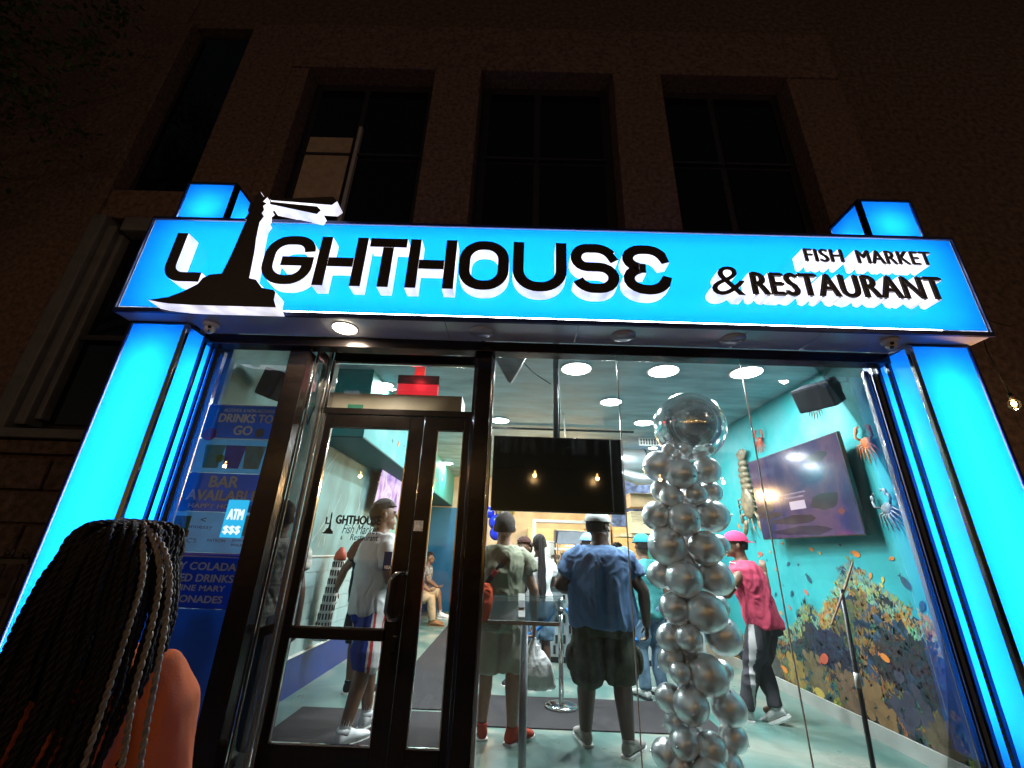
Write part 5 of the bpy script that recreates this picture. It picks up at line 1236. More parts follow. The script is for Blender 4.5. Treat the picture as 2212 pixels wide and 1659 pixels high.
    if shirt:
        bm = B(); g = .020 + .006 * tank
        zt = 1.475 if not tank else 1.47
        prof = [(hem, .165, .125), (.90, .172, .128), (.97, .170, .128), (1.08, .162, .120), (1.20, .166, .122), (1.32, .176, .126), (1.41, .172, .110), (1.452, .130, .092), (1.485, .085, .078)]
        if female: prof = [(hem, .160, .118), (.97, .155, .115), (1.08, .140, .102), (1.20, .152, .115), (1.32, .168, .126), (1.41, .165, .108), (1.452, .125, .090), (1.485, .082, .076)]
        loft(bm, tors(g, prof=prof), 26)
        if not tank:
            for a, k in ((shl, P['el']), (shr, P['er'])):
                q = a.lerp(k, sleeve); inw = Vector((hx - a.x, 0, 0)).normalized(); tube(bm, [a + inw * .085 + Vector((0, 0, .022)), a + inw * .03 + Vector((0, 0, .006)), a.lerp(q, .22) + inw * .002, a.lerp(q, .6), q], [.042 * lb, .066 * lb, .075 * lb, .071 * lb, .069 * lb + .004], 16)
        me = remesh(bm, vox, 3, .5); f1, f2 = wr(.021 if hair != 'none' else .016, 5.0, sd_, (1, 1, .5)), wr(.007 if hair != 'none' else .003, 12, sd_ + 9, (1, 1, .7)); displace(me, lambda v: f1(v) + f2(v)); obj('shirt', me, shirt, t)
    if bottom:
        bm = B(); zt = 1.0; prof = [(.80, .150, .115), (.86, .168, .125), (.94, .172, .130), (1.0, .160, .120)]
        loft(bm, tors(.008, prof=prof) if not seated else tors(.008, prof=[(.86, .165, .125), (.94, .170, .128), (1.0, .160, .120)]), 24)
        for a, k, c in ((hl_, P['kl'], P['al']), (hr_, P['kr'], P['ar'])):
            full = [a + Vector((0, 0, .02)), a.lerp(k, .35), a.lerp(k, .75), k, k.lerp(c, .35), k.lerp(c, .75), k.lerp(c, .97)]
            tt = bottom_len * 6; n = int(tt); pts = full[:n + 1]
            if tt - n > .01: pts = pts + [full[n].lerp(full[n + 1], tt - n)]
            r0 = [.098, .098, .094, .084 if bottom_len < .7 else .070, .070, .060, .055]
            tube(bm, pts, [(r0[min(i, 6)] * lb) * (bloose if i > 1 else 1.05) for i in range(len(pts))], 16)
        me = remesh(bm, vox, 3, .5); f3 = wr(.015, 6.0, sd_ + 3, (1, 1, .6)); displace(me, f3); obj('trousers' if bottom_len > .7 else 'shorts', me, bottom, t)
    if sock:
        for a, k in ((P['al'], P['kl']), (P['ar'], P['kr'])):
            bm = B(); q = a.lerp(k, .27); tube(bm, [a + Vector((0, 0, -.03)), a.lerp(q, .4), q], [.047, .043, .047], 14); obj('sock', bm, sock, t, True)
    if shoes:
        shoe(t, P['al'], P['fl'], 1.14, *shoes[:2], pitch=P['pl']); shoe(t, P['ar'], P['fr'], 1.14, *shoes[:2], pitch=P['pr'])
    # hair
    if hair in ('short', 'curly', 'under'):
        bm = B(); g = .008 if hair == 'short' else (.004 if hair == 'under' else .018)
        bmesh.ops.create_uvsphere(bm, u_segments=36, v_segments=26, radius=1)
        kill = []
        for v in bm.verts:
            c = v.co
            if (c.y > .25 and c.z < .42) or c.z < (-.50 if hair != 'curly' else -.5) or (abs(c.x) > .72 and c.y > -.30 and c.z < .15): kill.append(v)
        bmesh.ops.delete(bm, geom=kill, context='VERTS')
        for v in bm.verts: 
            c = v.co.copy(); v.co = Vector((c.x * (.084 + g), -.012 + c.y * (.104 + g), .016 + c.z * (.113 + g)))
            v.co += c * noise.noise(c * (14 if hair == 'curly' else 9)) * (.016 if hair == 'curly' else .004)
        bmesh.ops.transform(bm, matrix=hm, verts=bm.verts[:]); obj('hair', bm, hm_, t, True)
    if hair in ('long', 'dreads', 'pony'):
        bm = B(); ell(bm, hm @ Vector((0, -.02, .02)), (.092, .110, .118), 20, 14, mat=Matrix.Rotation(head_turn, 4, 'Z'))
        obj('hair', bm, hm_, t, True)
        rg = random.Random(3); L2 = .5 if hair != 'pony' else .62
        n = 34 if hair != 'pony' else 22; bmh = B()
        for k in range(n):
            a = PI * (1.0 + .95 * (k / (n - 1)) ) + .03 if hair != 'pony' else PI * 1.5 + rg.uniform(-.4, .4)
            st = Vector((math.cos(a) * .085, -.02 + math.sin(a) * .10, .04 + rg.uniform(-.03, .05)))
            pts = [hm @ st]; 
            for q in range(1, 8):
                r_ = st.copy(); r_.z -= q * L2 / 7 * rg.uniform(.95, 1.05); r_.x *= 1 + .05 * q; r_.y += -.008 * q + (-.012 if hair == 'pony' else 0); r_ += Vector((rg.uniform(-.006, .006), rg.uniform(-.006, .006), 0)); pts.append(hm @ r_)
            tube(bmh, pts, [.010, .011, .011, .010, .010, .009, .008, .005], 7, round_end=True)
        obj('hair_lengths', bmh, hm_, t, True)
    if cap:
        cm, back = cap[0], cap[1]
        bm = B(); bmesh.ops.create_uvsphere(bm, u_segments=36, v_segments=20, radius=1); bmesh.ops.delete(bm, geom=[v for v in bm.verts if v.co.z < -.02], context='VERTS')
        for v in bm.verts: v.co = Vector((v.co.x * .098, -.012 + v.co.y * .118, .042 + v.co.z * .100))
        bmesh.ops.transform(bm, matrix=hm, verts=bm.verts[:]); co = obj('cap', bm, cm, t, True)
        sg_ = -1 if back else 1
        bm = B(); vs = []
        rows = []
        for r_ in (0, .5, 1):
            row = []
            for k in range(13):
                a = (k / 12 - .5) * 2.0; x = math.sin(a) * .094; y = math.cos(a) * (.112 + .07 * r_) - (.0 if r_ == 0 else 0)
                row.append(bm.verts.new((x * (1 - .12 * r_), -.01 + sg_ * y, .047 - .018 * r_ + .006 * math.cos(a * 1.5) * r_)))
            rows.append(row)
        for a, b_ in zip(rows, rows[1:]):
            for k in range(12): bm.faces.new((a[k], a[k + 1], b_[k + 1], b_[k]))
        bmesh.ops.solidify(bm, geom=bm.faces[:], thickness=.004)
        bmesh.ops.transform(bm, matrix=hm, verts=bm.verts[:]); obj('brim', bm, cap[2] if len(cap) > 2 else cm, co, True)
        bm = B(); ell(bm, hm @ Vector((0, -.01, .137)), (.008, .008, .005), 8, 6); obj('button', bm, cm, co, True)
    return t, dict(P=P, shl=shl, shr=shr, hm=hm, s=s, HC=HC)
def paint(root, part, mats, fn):
    for ch in root.children:
        if ch.name.split('.')[0] == part:
            me = ch.data
            for m_ in mats: me.materials.append(m_)
            for p_ in me.polygons:
                k_ = fn(p_.center)
                if k_: p_.material_index = k_
def base_of(p): return Vector((p.x, p.y, 0))
WHITE = cloth('white', (.72, .71, .70), .06); RUBW = M('white_rubber', (.75, .73, .7), .5, 0, .1, 20)

# 1 man in green tee
f = Pz(1073, 1602, 0)
gp, gi = person('man in olive green tee and beige shorts with orange sling bag and white carrier bag', f, .05, 1.80, 'tan', 1.06, 0.02,
    pose=dict(kl=(-.115, .03, .50), al=(-.13, .06, .09), ar=(.12, -.04, .09), kr=(.115, .0, .50), er=(.285, -.02, 1.13), wr=(.30, .05, .86), hr=(.02, .05, -1), el=(-.25, .02, 1.13), wl=(-.20, .16, .93), fl=.25, fr=-.8, curl=.75),
    shirt=cloth('olive', (.30, .31, .22)), bottom=cloth('beige', (.46, .41, .33)), bottom_len=.52, bloose=1.30, shoes=(cloth('red_knit', (.55, .07, .04)), RUBW), sock=cloth('black_sock', (.02, .02, .02)), hair='short', hair_m=M('hair_brown', (.05, .035, .03), .6, 0, .4, 80, .8, 220), hem=.82)
# sling bag and strap (held by him, things of their own)
OR = cloth('orange_bag', (.60, .085, .03))
sb = empty('sling_bag', 'orange sling bag with black strap across the back of the man in green', 'bag', f, .05); sb.scale = (gi['s'],) * 3
bm = B(); loft(bm, [(-.19, -.13, .86, .03, .03), (-.185, -.15, .91, .075, .05), (-.175, -.16, 1.02, .09, .06), (-.16, -.165, 1.12, .075, .05), (-.145, -.165, 1.18, .03, .03)], 18, power=.8)
me = remesh(bm, .008, 4); displace(me, wr(.006, 14, 3)); obj('pouch', me, OR, sb)
def strap(bm, pts, w, th=.004, nrm=(0, -1, 0)):
    pts = [Vector(p) for p in pts]; rows = []
    for i, p in enumerate(pts):
        d = (pts[min(i + 1, len(pts) - 1)] - pts[max(i - 1, 0)]).normalized(); sd = d.cross(Vector(nrm)).normalized(); rows.append((bm.verts.new(p + sd * w / 2), bm.verts.new(p - sd * w / 2)))
    fs = [bm.faces.new((a[0], a[1], b_[1], b_[0])) for a, b_ in zip(rows, rows[1:])]
    bmesh.ops.recalc_face_normals(bm, faces=bm.faces[:]); bmesh.ops.solidify(bm, geom=bm.faces[:], thickness=th)
bm = B(); strap(bm, [(-.15, -.168, 1.17), (-.10, -.172, 1.24), (-.04, -.170, 1.31), (.03, -.160, 1.39), (.085, -.12, 1.45), (.11, -.05, 1.475), (.12, .03, 1.46)], .042); obj('strap', bm, BLACKPLASTIC, sb)
bm = B(); box(bm, -.03, .03, -.008, .006, -.02, .02, bev=.004); bmesh.ops.transform(bm, matrix=Matrix.Translation((-.085, -.178, 1.26)) @ Matrix.Rotation(-.85, 4, 'Y'), verts=bm.verts[:]); obj('buckle', bm, M('red_buckle', (.5, .05, .03), .4), sb)
bm = B(); tube(bm, [(-.15, -.175, 1.165), (-.155, -.18, 1.15)], .014, 8); obj('ring', bm, CHROME, sb)
# white carrier bag hanging from his right hand
cw = gp.matrix_basis if False else None
wr_w = Vector(f) + Matrix.Rotation(.05, 3, 'Z') @ (gi['P']['wr'] * gi['s'])
BAG = M('white_plastic_bag', (.74, .73, .72), .35, 0, .05, 10, .5, 25)
kb = empty('carrier_bag', 'white plastic carrier bag with a food box hanging from his right hand', 'bag', wr_w + Vector((.0, .0, -.10)))
bm = B(); loft(bm, [(.0, 0, -.03, .018, .015), (.0, 0, -.07, .03, .03), (.01, 0, -.14, .075, .06), (.02, 0, -.22, .13, .10), (.025, 0, -.30, .15, .12), (.03, 0, -.38, .155, .12), (.03, 0, -.405, .13, .10)], 24, power=.75)
me = remesh(bm, .008, 3); displace(me, lambda v: wr(.012, 12, 4, (1, 1, .35))(v)); obj('bag_body', me, BAG, kb)
bm = B(); tube(bm, [(0, .0, -.035), (.012, .01, .0), (.0, .012, .025), (-.012, .01, .0), (0, 0, -.035)], .007, 8); obj('bag_handle', bm, BAG, kb, True)
bm = B(); tube(bm, [(.14, 0, -.37), (.19, 0, -.40), (.175, 0, -.42)], [.02, .018, .006], 8); obj('bag_corner', bm, BAG, kb, True)

# 2 man in blue tee, cap
f = Pz(1308, 1622, 0); CAMO = M('cloth_camo', (.055, .058, .040), .85, 0, .75, 9, .35, 160)
bp_, bi = person('tall broad man in dusty blue tee, white cap and dark cargo shorts', f, -.06, 1.83, 'dark', 1.34, .06,
    pose=dict(kl=(-.13, .0, .50), al=(-.14, .10, .09), kr=(.15, -.02, .50), ar=(.17, -.07, .09), er=(.375, -.02, 1.14), wr=(.40, .06, .88), el=(-.345, .03, 1.15), wl=(-.22, .22, 1.10), hl=(.1, 1, .1), hr=(.0, .15, -1), fl=.2, fr=-.6, curl=.6, hip=(.02, 0, .93)),
    shirt=cloth('dusty_blue', (.115, .20, .37)), bottom=CAMO, bottom_len=.56, bloose=1.28, shoes=(M('grey_suede', (.32, .29, .27), .8, 0, .3, 15), RUBW), sock=cloth('black_sock', (.02, .02, .02)), hair='under', cap=(M('white_cap', (.68, .68, .66), .7, 0, .15, 12), False), head_turn=-.9, hem=.86, sleeve=.62)
bm = B(); loft(bm, [(.02, 0, .87, .245, .178), (.02, 0, .905, .25, .18)], 30); o = obj('undershirt_hem', bm, M('cloth_greyhem', (.4, .38, .36), .8), bp_, True)
bm = B(); ell(bm, (.29, -.02, .62), (.045, .09, .10), 14, 10); obj('cargo_pocket', bm, CAMO, bp_, True); bm = B(); ell(bm, (-.26, .0, .62), (.045, .09, .10), 14, 10); obj('cargo_pocket', bm, CAMO, bp_, True)

# 3 young man in pink tank top
f = Pz(1640, 1557, 0); PINK = cloth('pink', (.60, .07, .13)); TRK = cloth('charcoal_track', (.06, .055, .065))
pp_, pi_ = person('young man in pink basketball vest and backwards pink cap leaning over', f, .85, 1.76, 'brown', 1.02, .01,
    pose=dict(hip=(.10, -.16, .90), kl=(-.02, -.02, .50), al=(-.08, .08, .09), kr=(.08, -.08, .48), ar=(.06, -.16, .13), el=(-.26, .06, 1.13), wl=(-.10, .28, 1.08), hl=(.3, 1, 0), er=(.46, -.16, 1.12), wr=(.55, -.15, 1.33), hr=(0, .1, 1), fl=.1, fr=.0, pr=-.5, curl=.3), lean=(-.12, .18),
    shirt=PINK, tank=True, bottom=TRK, bottom_len=1.0, bloose=1.02, shoes=(M('light_grey_mesh', (.5, .49, .48), .7), RUBW), hair='under', cap=(M('pink_cap', (.62, .05, .14), .75, 0, .08, 15), True), head_turn=.45, hem=.86)
bm = B(); 
lp = pi_['P']
bm = B()
for sd in (-1, 1):
    c = pi_['shl'] if sd < 0 else pi_['shr']; pts = []
    for k in range(17):
        a = 2 * PI * k / 16; pts.append(c + Vector((-sd * .035 + sd * .012 * math.cos(a), math.cos(a) * .085, -.06 + math.sin(a) * .115)))
    tube(bm, pts, .007, 6)
nb = pi_['HC'] + Vector((-.0, -.02, -.185)); pts = [nb + Vector((math.cos(2 * PI * k / 20) * .105, math.sin(2 * PI * k / 20) * .095, .004 * math.sin(2 * PI * k / 20))) for k in range(21)]
tube(bm, pts, .007, 6); obj('vest_binding', bm, cloth('white_trim', (.7, .6, .55)), pp_, True)
paint(pp_, 'trousers', [M('cloth_greystripe', (.45, .42, .42), .8)], lambda c: 1 if (c.x < .04 and abs(math.atan2(c.y - (.12 * (.9 - c.z) if c.z > .5 else .06) + .06, -(c.x + .06)) + .5) < .42) else 0)

# 4 man in white tee and blue striped shorts by the door
f = Pz(762, 1592, 0); ROYAL = cloth('royal_blue', (.02, .045, .30))
wp, wi = person('man in white tee and royal blue shorts with white and red side stripes', f, -.85, 1.88, 'brown', 1.0, .02,
    pose=dict(kl=(-.10, .10, .50), al=(-.12, .15, .09), kr=(.11, -.03, .50), ar=(.13, -.14, .09), er=(.26, .02, 1.12), wr=(.12, .24, 1.16), hr=(-.3, 1, .2), el=(-.25, -.05, 1.13), wl=(-.12, .20, 1.14), hl=(.3, 1, .2), fl=.5, fr=.3, curl=.8),
    shirt=WHITE, bottom=ROYAL, bottom_len=.55, bloose=1.32, shoes=(M('white_leather', (.75, .75, .75), .4, 0, .05, 10), RUBW), sock=WHITE, hair='short', head_turn=-.3, hem=.86, sleeve=.6)
WS = cloth('white_stripe', (.72, .7, .68)); RS = cloth('red_stripe', (.5, .03, .03))
def stripes(c):
    sd = -1 if c.x < 0 else 1; cx = sd * .10; a = math.atan2(c.y - .0, (c.x - cx) * sd)
    if c.z > .94: return 0
    if abs(a) < .62: return 2 if abs(abs(a) - .40) < .09 else 1
    if sd < 0 and abs(a + 1.25) < .26: return 2 if abs(a + 1.25) < .08 else 1
    return 0
paint(wp, 'shorts', [WS, RS], stripes)

# 5 man in navy tee beyond him
f = Pz(768, 1500, 0)
person('man in dark navy tee behind the man in white, arm hanging forward', f, -.25, 1.86, 'brown', 1.08, .03, pose=dict(el=(-.36, .0, 1.15), wl=(-.47, .06, .93), hl=(-.35, .1, -1), al=(-.1, .02, .09), curl=.6),
    shirt=cloth('navy', (.012, .014, .03)), bottom=cloth('black_denim', (.015, .015, .02)), bottom_len=.55, shoes=(M('dark_suede', (.03, .03, .03), .8), RUBW), sock=WHITE, hair='short', head_turn=.5)
# 6 woman with locs
f = Pz(1162, 1488, 0)
person('woman with long dark locs in white tee and ripped pale blue jeans skirt', f, .2, 1.68, 'dark', .95, 0, pose=dict(er=(.22, .08, 1.16), wr=(.16, .28, 1.12), hr=(-.3, 1, 0), el=(-.24, .0, 1.14), wl=(-.20, .18, 1.0)),
    shirt=WHITE, bottom=M('cloth_denim', (.12, .20, .28), .85, 0, .5, 8, .3, 100), bottom_len=.46, bloose=1.15, shoes=(M('tan_sandal', (.35, .22, .15), .6), RUBW), hair='pony', female=True, vox=.011, hem=.98)
# 7 person with phone
f = Pz(1126, 1478, 0)
person('person with curly dark hair raising a white phone beside the man in green', f, 2.6, 1.62, 'brown', 1.0, 0, pose=dict(er=(.2, .14, 1.2), wr=(.06, .30, 1.40), hr=(0, .1, 1), el=(-.2, .14, 1.2), wl=(-.03, .30, 1.40), hl=(0, .1, 1)),
    shirt=cloth('dark_red', (.10, .02, .02)), bottom=cloth('black_denim', (.015, .015, .02)), bottom_len=1.0, bloose=1.0, shoes=(M('dark_suede', (.03, .03, .03), .8), RUBW), hair='curly', vox=.012, hair_m=M('hair_auburn', (.06, .02, .015), .6, 0, .4, 60, .8, 160))
ph = Pz(1126, 1478, 0); fw_ = Matrix.Rotation(2.6, 3, 'Z') @ Vector((.02, .36, 1.47)) * (1.62 / 1.75)
phn = empty('phone', 'white phone with triple camera held up by the curly haired person', 'phone', ph + fw_, 2.6); bm = B(); box(bm, -.038, .038, -.004, .004, -.075, .075, bev=.003); obj('body', bm, WHITEPLASTIC, phn)
for k in range(3): bm = B(); tube(bm, [(-.022 + .016 * (k % 2), .0042, .055 - .014 * k), (-.022 + .016 * (k % 2), .006, .055 - .014 * k)], .006, 10); obj('lens', bm, BLACKPLASTIC, phn)
# 8 person in pale blue cap
f = Pz(1278, 1462, 0)
cpn, _ = person('person in pale blue cap half hidden behind the man in the blue tee', f, 0, 1.72, 'dark', 1.0, 0, shirt=cloth('light_blue', (.35, .50, .60)), bottom=M('cloth_denim', (.12, .20, .28)), bottom_len=1.0, bloose=1.0, shoes=(RUBW, RUBW), hair='under', cap=(M('sky_cap', (.22, .40, .62), .7), False), vox=.012, pose=dict(el=(-.27, .1, 1.15), wl=(-.30, .30, 1.10), hl=(0, 1, 0)))
# 9 person in teal
f = Pz(1412, 1508, 0)
person('person in teal tee and blue jeans behind the balloon column', f, .3, 1.70, 'brown', 1.05, .02, shirt=cloth('teal_shirt', (.06, .28, .28)), bottom=M('cloth_denim', (.12, .20, .28)), bottom_len=1.0, bloose=1.0, shoes=(M('sneaker_pale', (.6, .6, .58), .6), BLACKPLASTIC), hair='short', cap=(cloth('teal_cap', (.03, .25, .30)), False), vox=.012)
f = Pz(1345, 1400, 0)
person('person in dark green top and grey jeans at the counter right of the tall man', f, 0, 1.66, 'dark', 1.0, 0, shirt=cloth('bottle_green', (.02, .10, .07)), bottom=cloth('grey_jeans', (.10, .13, .17)), bottom_len=1.0, bloose=1.0, shoes=(RUBW, RUBW), hair='curly', vox=.013)
# 10 behind the side light
f = Pz(600, 1560, 0); f = Vector((Py(585, 1230, 1.2).x, 1.2, 0))
sp_, _ = person('person in pale striped shirt and red striped trousers seen through the side light', f, .2, 1.78, 'dark', 1.05, 0, shirt=M('cloth_pale_striped', (.50, .46, .40), .85, 0, .45, 4, .3, 80, stretch=(.3, .3, 9)), bottom=cloth('grey_jeans', (.10, .13, .17)), bottom_len=1.0, bloose=1.0, shoes=(RUBW, RUBW), hair='short', vox=.011)
bm = B(); strap(bm, [(-.19, 0, .96), (-.20, .0, .7), (-.175, .0, .48), (-.165, .0, .2)], .06, .004, (-1, 0, 0)); obj('side_stripe', bm, RS, sp_)
# seated people along the left wall
bench = empty('bench', 'dark bench along the left wall at the back of the room', 'bench', (-2.08, 8.4, 0))
bm = B(); box(bm, -.2, .2, -1.6, 1.6, .40, .46, bev=.01); obj('seat', bm, BLACKPLASTIC, bench); bm = B(); box(bm, -.2, -.1, -1.6, 1.6, 0, .399); obj('front_board', bm, M('navy_band', (.012, .03, .16)), bench)
def seated_person(label, x, y, shirt, bottom, bl, shoes, sk, sock=None, hair='short'):
    return person(label, (x, y, -.0), -PI / 2 + .1, 1.74, sk, 1.0, .02, pose=dict(hip=(0, 0, .56), kl=(-.12, .42, .52), kr=(.12, .42, .52), al=(-.12, .46, .09), ar=(.13, .50, .09), el=(-.24, .14, .80), wl=(-.10, .36, .66), hl=(.3, 1, 0), er=(.24, .14, .80), wr=(.10, .36, .66), hr=(-.3, 1, 0)),
        shirt=shirt, hem=.86, bottom=bottom, bottom_len=bl, bloose=1.05, shoes=shoes, sock=sock, hair=hair, seated=True, vox=.013, lean=(0, .15))
BOOT = M('tan_boot', (.22, .10, .04), .6)
seated_person('seated person in tan trousers and brown boots, nearest on the bench', -2.12, 7.55, cloth('dark_top', (.03, .03, .04)), cloth('khaki', (.42, .30, .18)), 1.0, (BOOT, BOOT), 'brown')
seated_person('seated man in black and white patterned top, hands clasped over bare knees', -2.12, 8.6, M('cloth_patterned', (.22, .22, .22), .8, 0, .9, 24), cloth('khaki', (.42, .30, .18)), .5, (RUBW, RUBW), 'brown', sock=WHITE)
# shelf with red and white tins at the back
shf = empty('tin_shelf', 'black shelf unit at the back seen through the narrow door pane', 'shelf', (-1.35, 9.0, 0))
for d in ((-.02, .02, -.15, .15, 0, 1.9), (.48, .52, -.15, .15, 0, 1.9)): bm = B(); box(bm, *d); obj('side', bm, BLACKPLASTIC, shf)
for k in range(6): bm = B(); box(bm, .021, .479, -.14, .14, .5 + k * .25, .52 + k * .25); obj('board', bm, BLACKPLASTIC, shf)
bm = B(); box(bm, -.02, .52, .151, .17, 0, 1.9); obj('back_board', bm, M('shelf_back', (.03, .05, .06), .4), shf)
for k, (x, lv) in enumerate([(-1.22, 2), (-1.02, 2), (-1.2, 3), (-1.0, 3), (-1.1, 4), (-1.2, 1), (-1.0, 1)]):
    tn = empty('tin', 'small white and red tin, %s on shelf %s of the black unit at the back' % ('left' if k in (0, 2, 5) else ('alone' if k == 4 else 'right'), {1: 'two', 2: 'three', 3: 'four', 4: 'five'}[lv]), 'tin', (x, 8.95, .521 + lv * .25), group='white and red tins on the back shelf')
    bm = B(); cyl(bm, (0, 0, 0), .06, .06, 16); obj('red_half', bm, RS, tn, True); bm = B(); cyl(bm, (0, 0, .061), .06, .06, 16); obj('white_half', bm, WHITEPLASTIC, tn, True)
crab('crab_sculpture', 'small pale orange crab hanging high at the back seen through the narrow pane', 9.8, 2.35, 1.0, 0, ('pale', (.55, .28, .14)), x=-1.25)
# blue and gold balloons far back by the post
for k, (dx, dz, r_, c) in enumerate([(0, 0, .13, 0), (.2, .05, .12, 1), (.1, .2, .11, 1), (-.12, .18, .1, 0), (.28, .22, .10, 1), (.02, -.2, .12, 0), (.24, -.14, .11, 1)]):
    p = Py(1072, 1128, 6.0) + Vector((dx - .02, 0, dz))
    bm = B(); ell(bm, (0, 0, 0), (r_, r_, r_ * 1.1), 20, 14); o = obj('party_balloon', bm, M('balloon_blue', (.01, .03, .5), .2) if c == 0 else M('balloon_gold', (.6, .38, .12), .2, .8), None, True); o.location = p; tag(o, ('blue' if c == 0 else 'gold') + ' party balloon, ' + ['lower left', 'centre right', 'top middle', 'upper left', 'far upper right', 'lowest', 'lower right'][k] + ' in the cluster far back beside the post', 'balloon', ('blue' if c == 0 else 'gold') + ' balloons far back beside the post')

# ================================================================== WOMAN IN THE FOREGROUND
wloc = Vector((-.93, -1.50, -.06))
OT = M('cloth_orange_top', (.74, .19, .07), .85, 0, .08, 9, .12, 240)
wm, wmi = person('woman in orange top seen from behind, long dark and silver braids', wloc, .30, 1.545, 'dark', 1.0, 0, pose=dict(el=(-.22, .03, 1.12), wl=(-.18, .20, .95), er=(.23, .02, 1.12), wr=(.20, .18, .92)),
    shirt=OT, bottom=cloth('dark_leggings', (.02, .02, .03)), bottom_len=1.0, bloose=.92, shoes=(RUBW, RUBW), hair='none', female=True, head_turn=.15, hem=.92, sleeve=1.0, vox=.008)
bm = B(); hmw = wmi['hm']; ell(bm, hmw @ Vector((0, -.025, .022)), (.090, .108, .112), 28, 20); displace_bm(bm, .006, 30); scalp = obj('scalp_hair', bm, HAIR, wm, True)
BRD = M('braid_dark', (.010, .009, .010), .6, 0, .3, 60); BRS = M('braid_silver', (.22, .20, .18), .42, 0, .35, 60)
rg = random.Random(11)
def braid(pts, r, mt):
    pts = [Vector(p) for p in pts]; n = 3; L = [0]
    for a, b_ in zip(pts, pts[1:]): L.append(L[-1] + (b_ - a).length)
    tot = L[-1]; step = .0065; N_ = int(tot / step); out = []
    def at(d):
        for i in range(len(L) - 1):
            if d <= L[i + 1] or i == len(L) - 2:
                t = (d - L[i]) / max(1e-6, L[i + 1] - L[i]); p0 = pts[max(i - 1, 0)]; p1 = pts[i]; p2 = pts[i + 1]; p3 = pts[min(i + 2, len(pts) - 1)]
                return .5 * ((2 * p1) + (p2 - p0) * t + (2 * p0 - 5 * p1 + 4 * p2 - p3) * t * t + (3 * p1 - p0 - 3 * p2 + p3) * t ** 3)
    bm = B(); ph = rg.uniform(0, 6)
    base = [at(tot * k / N_) for k in range(N_ + 1)]
    for s_ in range(2):
        q = []
        for k, p in enumerate(base):
            d = (base[min(k + 1, N_)] - base[max(k - 1, 0)]).normalized(); u, v, _d = frame_of(d); a = k * step / r * .95 + ph + s_ * PI
            q.append(p + (u * math.cos(a) + v * math.sin(a)) * r * .55)
        tube(bm, q, [r * .72 * (1 - .35 * (k / N_) ** 3) for k in range(N_ + 1)], 6)
    return obj('braid', bm, mt, wm, True)
bm = B(); hc = hmw @ Vector((0, -.02, 0))
loft(bm, [(hc.x - .0, hc.y - .02, hc.z + .06, .088, .105), (hc.x - .01, hc.y - .03, hc.z - .02, .098, .11), (hc.x - .02, hc.y - .04, hc.z - .12, .098, .10), (hc.x - .015, hc.y - .05, hc.z - .24, .10, .085), (hc.x - .015, hc.y - .06, hc.z - .34, .09, .06)], 24)
obj('under_hair', bm, HAIR, wm, True)
NB = 84
for k in range(NB):
    a = PI * (.93 + 1.14 * k / (NB - 1)) + rg.uniform(-.03, .03)
    part = hmw @ Vector((.03 * rg.uniform(-1, 1), .02 + rg.uniform(-.05, .03), .120))
    e0 = hmw @ Vector((math.cos(a) * .104, -.022 + math.sin(a) * .118, .020 + rg.uniform(-.02, .02)))
    mid = part.lerp(e0, .62) + Vector((math.cos(a) * .032, math.sin(a) * .03, .040)); layer = rg.uniform(0, .022)
    sx = math.cos(a); pts = [part, mid, e0 + Vector((sx * layer * .5, math.sin(a) * layer, 0))]
    ln = rg.uniform(.55, .74); lft = max(0, min(1, (.35 - sx) / 1.25)) ** 1.3
    for j in range(1, 8):
        t = j / 7
        p = e0 + Vector((sx * layer + (-.035 * lft * t ** .85 + .022 * (1 - lft) * math.sin(PI * min(1, t * 1.3))) * rg.uniform(.93, 1.07), math.sin(a) * (.008 + layer * 1.3) - .02 * t, -ln * t)); p += Vector((rg.uniform(-.006, .006), rg.uniform(-.006, .006), 0)); pts.append(p)
    braid(pts, rg.uniform(.0045, .0066), BRD)
for (ax, ln, x1) in ((.60, .66, .004), (.84, .70, .012), (.98, .6, .016)):
    s0 = hmw @ Vector((.03, -.07, .112)); s1 = hmw @ Vector((ax * .095, -.132, .065)); s2 = hmw @ Vector((ax * .130, -.150, .0)); pts = [s0, s1, s2]
    for j in range(1, 7): pts.append(s2 + Vector((x1 * j + rg.uniform(-.005, .005), -.006 * j, -ln * j / 6)))
    braid(pts, .0060, BRS)

# ================================================================== STRING LIGHTS, LAMPS AND TREE
def bulb(c, label, w=7., group='warm bulbs on the string over the pavement'):
    t = empty('string_bulb', label, 'bulb', c, 0, group)
    bm = B(); tube(bm, [(0, 0, .03), (0, 0, .075)], .014, 10); obj('socket', bm, BLACKPLASTIC, t, True)
    bm = B(); ell(bm, (0, 0, 0), (.014, .014, .02), 12, 8); obj('filament', bm, emis('filament_glow', (1, .62, .22), 28), t, True)
    bm = B(); ell(bm, (0, 0, -.005), (.034, .034, .042), 16, 12); obj('globe', bm, glass_mat('bulb_glass', (1, .9, .75), .6), t, True)
    point((0, 0, -.06), .03, (1, .56, .24), w, t, 'bulb_light'); return t
cab = []
for i in range(9):
    x = -4.67 + i * 1.0; z = 2.68 + .015 * (i % 2); cab.append(Vector((x, -3.4, z)))
    bulb((x, -3.4, z), 'warm filament bulb %s on the string over the pavement' % ['far left', 'second from left', 'third from left', 'left of the middle', 'in the middle', 'right of the middle', 'third from right', 'second from right', 'far right'][i], 3.6)
bm = B(); pts = []
for a, b_ in zip(cab, cab[1:]): pts += [a + Vector((0, 0, .085)), (a + b_) / 2 + Vector((0, 0, .05))]
pts.append(cab[-1] + Vector((0, 0, .085))); tube(bm, pts, .005, 6); o = obj('string_light_cable', bm, BLACKPLASTIC, None, True); tag(o, 'black cable carrying the row of warm bulbs over the pavement', 'cable')
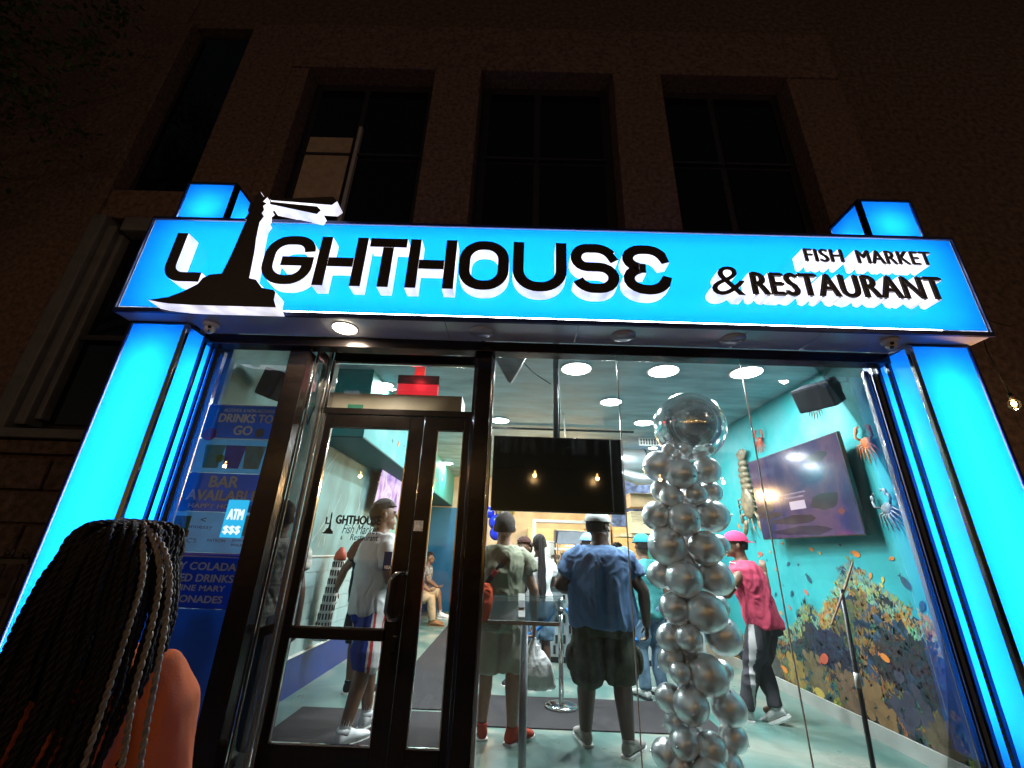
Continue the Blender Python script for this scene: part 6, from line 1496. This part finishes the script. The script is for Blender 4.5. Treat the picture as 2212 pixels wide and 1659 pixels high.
p = Py(2190, 872, .2); bulb(p, 'warm bulb glowing in the dark beside the right hand pillar', 16, 'bulbs by the pillars')
p2 = Py(2165, 800, .2); bm = B(); tube(bm, [p + Vector((0, 0, .07)), p2 + Vector((-.05, 0, .15)), p2 + Vector((.1, .1, .5)), (4.6, .9, 3.6)], .004, 6); o = obj('bulb_wire', bm, BLACKPLASTIC, None, True); tag(o, 'thin wire holding the bulb beside the right hand pillar', 'wire')
p = Py(388, 457, .36); bulb(p, 'tiny warm bulb beside the top of the left hand pillar', 1.2, 'bulbs by the pillars')
# street lamps across the road, behind the camera
for i, x in enumerate((-6.0, 7.5)):
    t = empty('street_lamp', ('left' if i == 0 else 'right') + ' hand street lamp across the pavement', 'street lamp', (x, -9.0, -.1))
    bm = B(); tube(bm, [(0, 0, 0), (0, 0, 6.2)], [.09, .05], 14); obj('pole', bm, IRON, t, True)
    bm = B(); tube(bm, [(0, 0, 6.2), (0, .5, 6.5), (0, 1.2, 6.55)], .04, 10); obj('arm', bm, IRON, t, True)
    bm = B(); ell(bm, (0, 1.4, 6.52), (.16, .3, .08)); obj('head', bm, IRON, t, True)
    bm = B(); ell(bm, (0, 1.4, 6.45), (.1, .2, .04)); obj('lens', bm, emis('street_lamp_glow', (1, .6, .25), 30), t, True)
    point((0, 1.4, 6.35), .12, (1, .60, .40), (45, 120)[i], t, 'street_lamp_light')
# tree whose crown hangs into the top left corner
BARK = M('bark', (.08, .06, .045), .9, 0, .4, 12, .8, 30)
tr = empty('street_tree', 'dark leafy street tree hanging into the top left corner', 'tree', (-7.2, -.6, -.1))
bm = B(); tube(bm, [(0, 0, 0), (.05, .02, 1.5), (.15, .0, 3.0), (.3, 0, 4.4), (.5, .1, 6.0)], [.22, .17, .15, .12, .07], 14); obj('trunk', bm, BARK, tr, True)
rl_ = random.Random(4)
for k in range(7):
    a = rl_.uniform(-1, 1); bm = B(); z0 = 3.6 + k * .35
    tube(bm, [(.25, 0, z0), (.9 + .2 * k % .5, math.sin(a) * .5, z0 + .7), (1.7 + rl_.uniform(0, .9), math.sin(a) * .8, z0 + 1.0 + rl_.uniform(-.2, .6))], [.06, .04, .012], 8); obj('limb', bm, BARK, tr, True)
LV, LF = [], []
def leaf(c, s_):
    d = Vector((rl_.gauss(0, 1), rl_.gauss(0, 1), rl_.gauss(0, 1))).normalized(); u, v, w = frame_of(d); i = len(LV)
    LV.extend([c - w * s_, c + u * s_ * .45, c + w * s_, c - u * s_ * .45]); LF.append((i, i + 1, i + 2, i + 3))
for cl in range(420):
    c0 = Vector((rl_.uniform(-1.2, 2.75), rl_.uniform(-1.1, 1.1), rl_.uniform(4.3, 8.6)))
    if ((c0.x - .5) / 2.4) ** 2 + ((c0.z - 6.6) / 2.2) ** 2 > 1 + rl_.uniform(-.3, .1): continue
    for k in range(60): leaf(c0 + Vector((rl_.gauss(0, .14), rl_.gauss(0, .14), rl_.gauss(0, .13))), rl_.uniform(.025, .05))
me = bpy.data.meshes.new('crown'); me.from_pydata([tuple(v) for v in LV], [], LF); crown = obj('crown', me, M('leaf_green', (.05, .10, .035), .6, 0, .5, 3), tr); crown['kind'] = 'stuff'
for pl in list(bpy.data.objects):
    if pl.type == 'LIGHT': pass
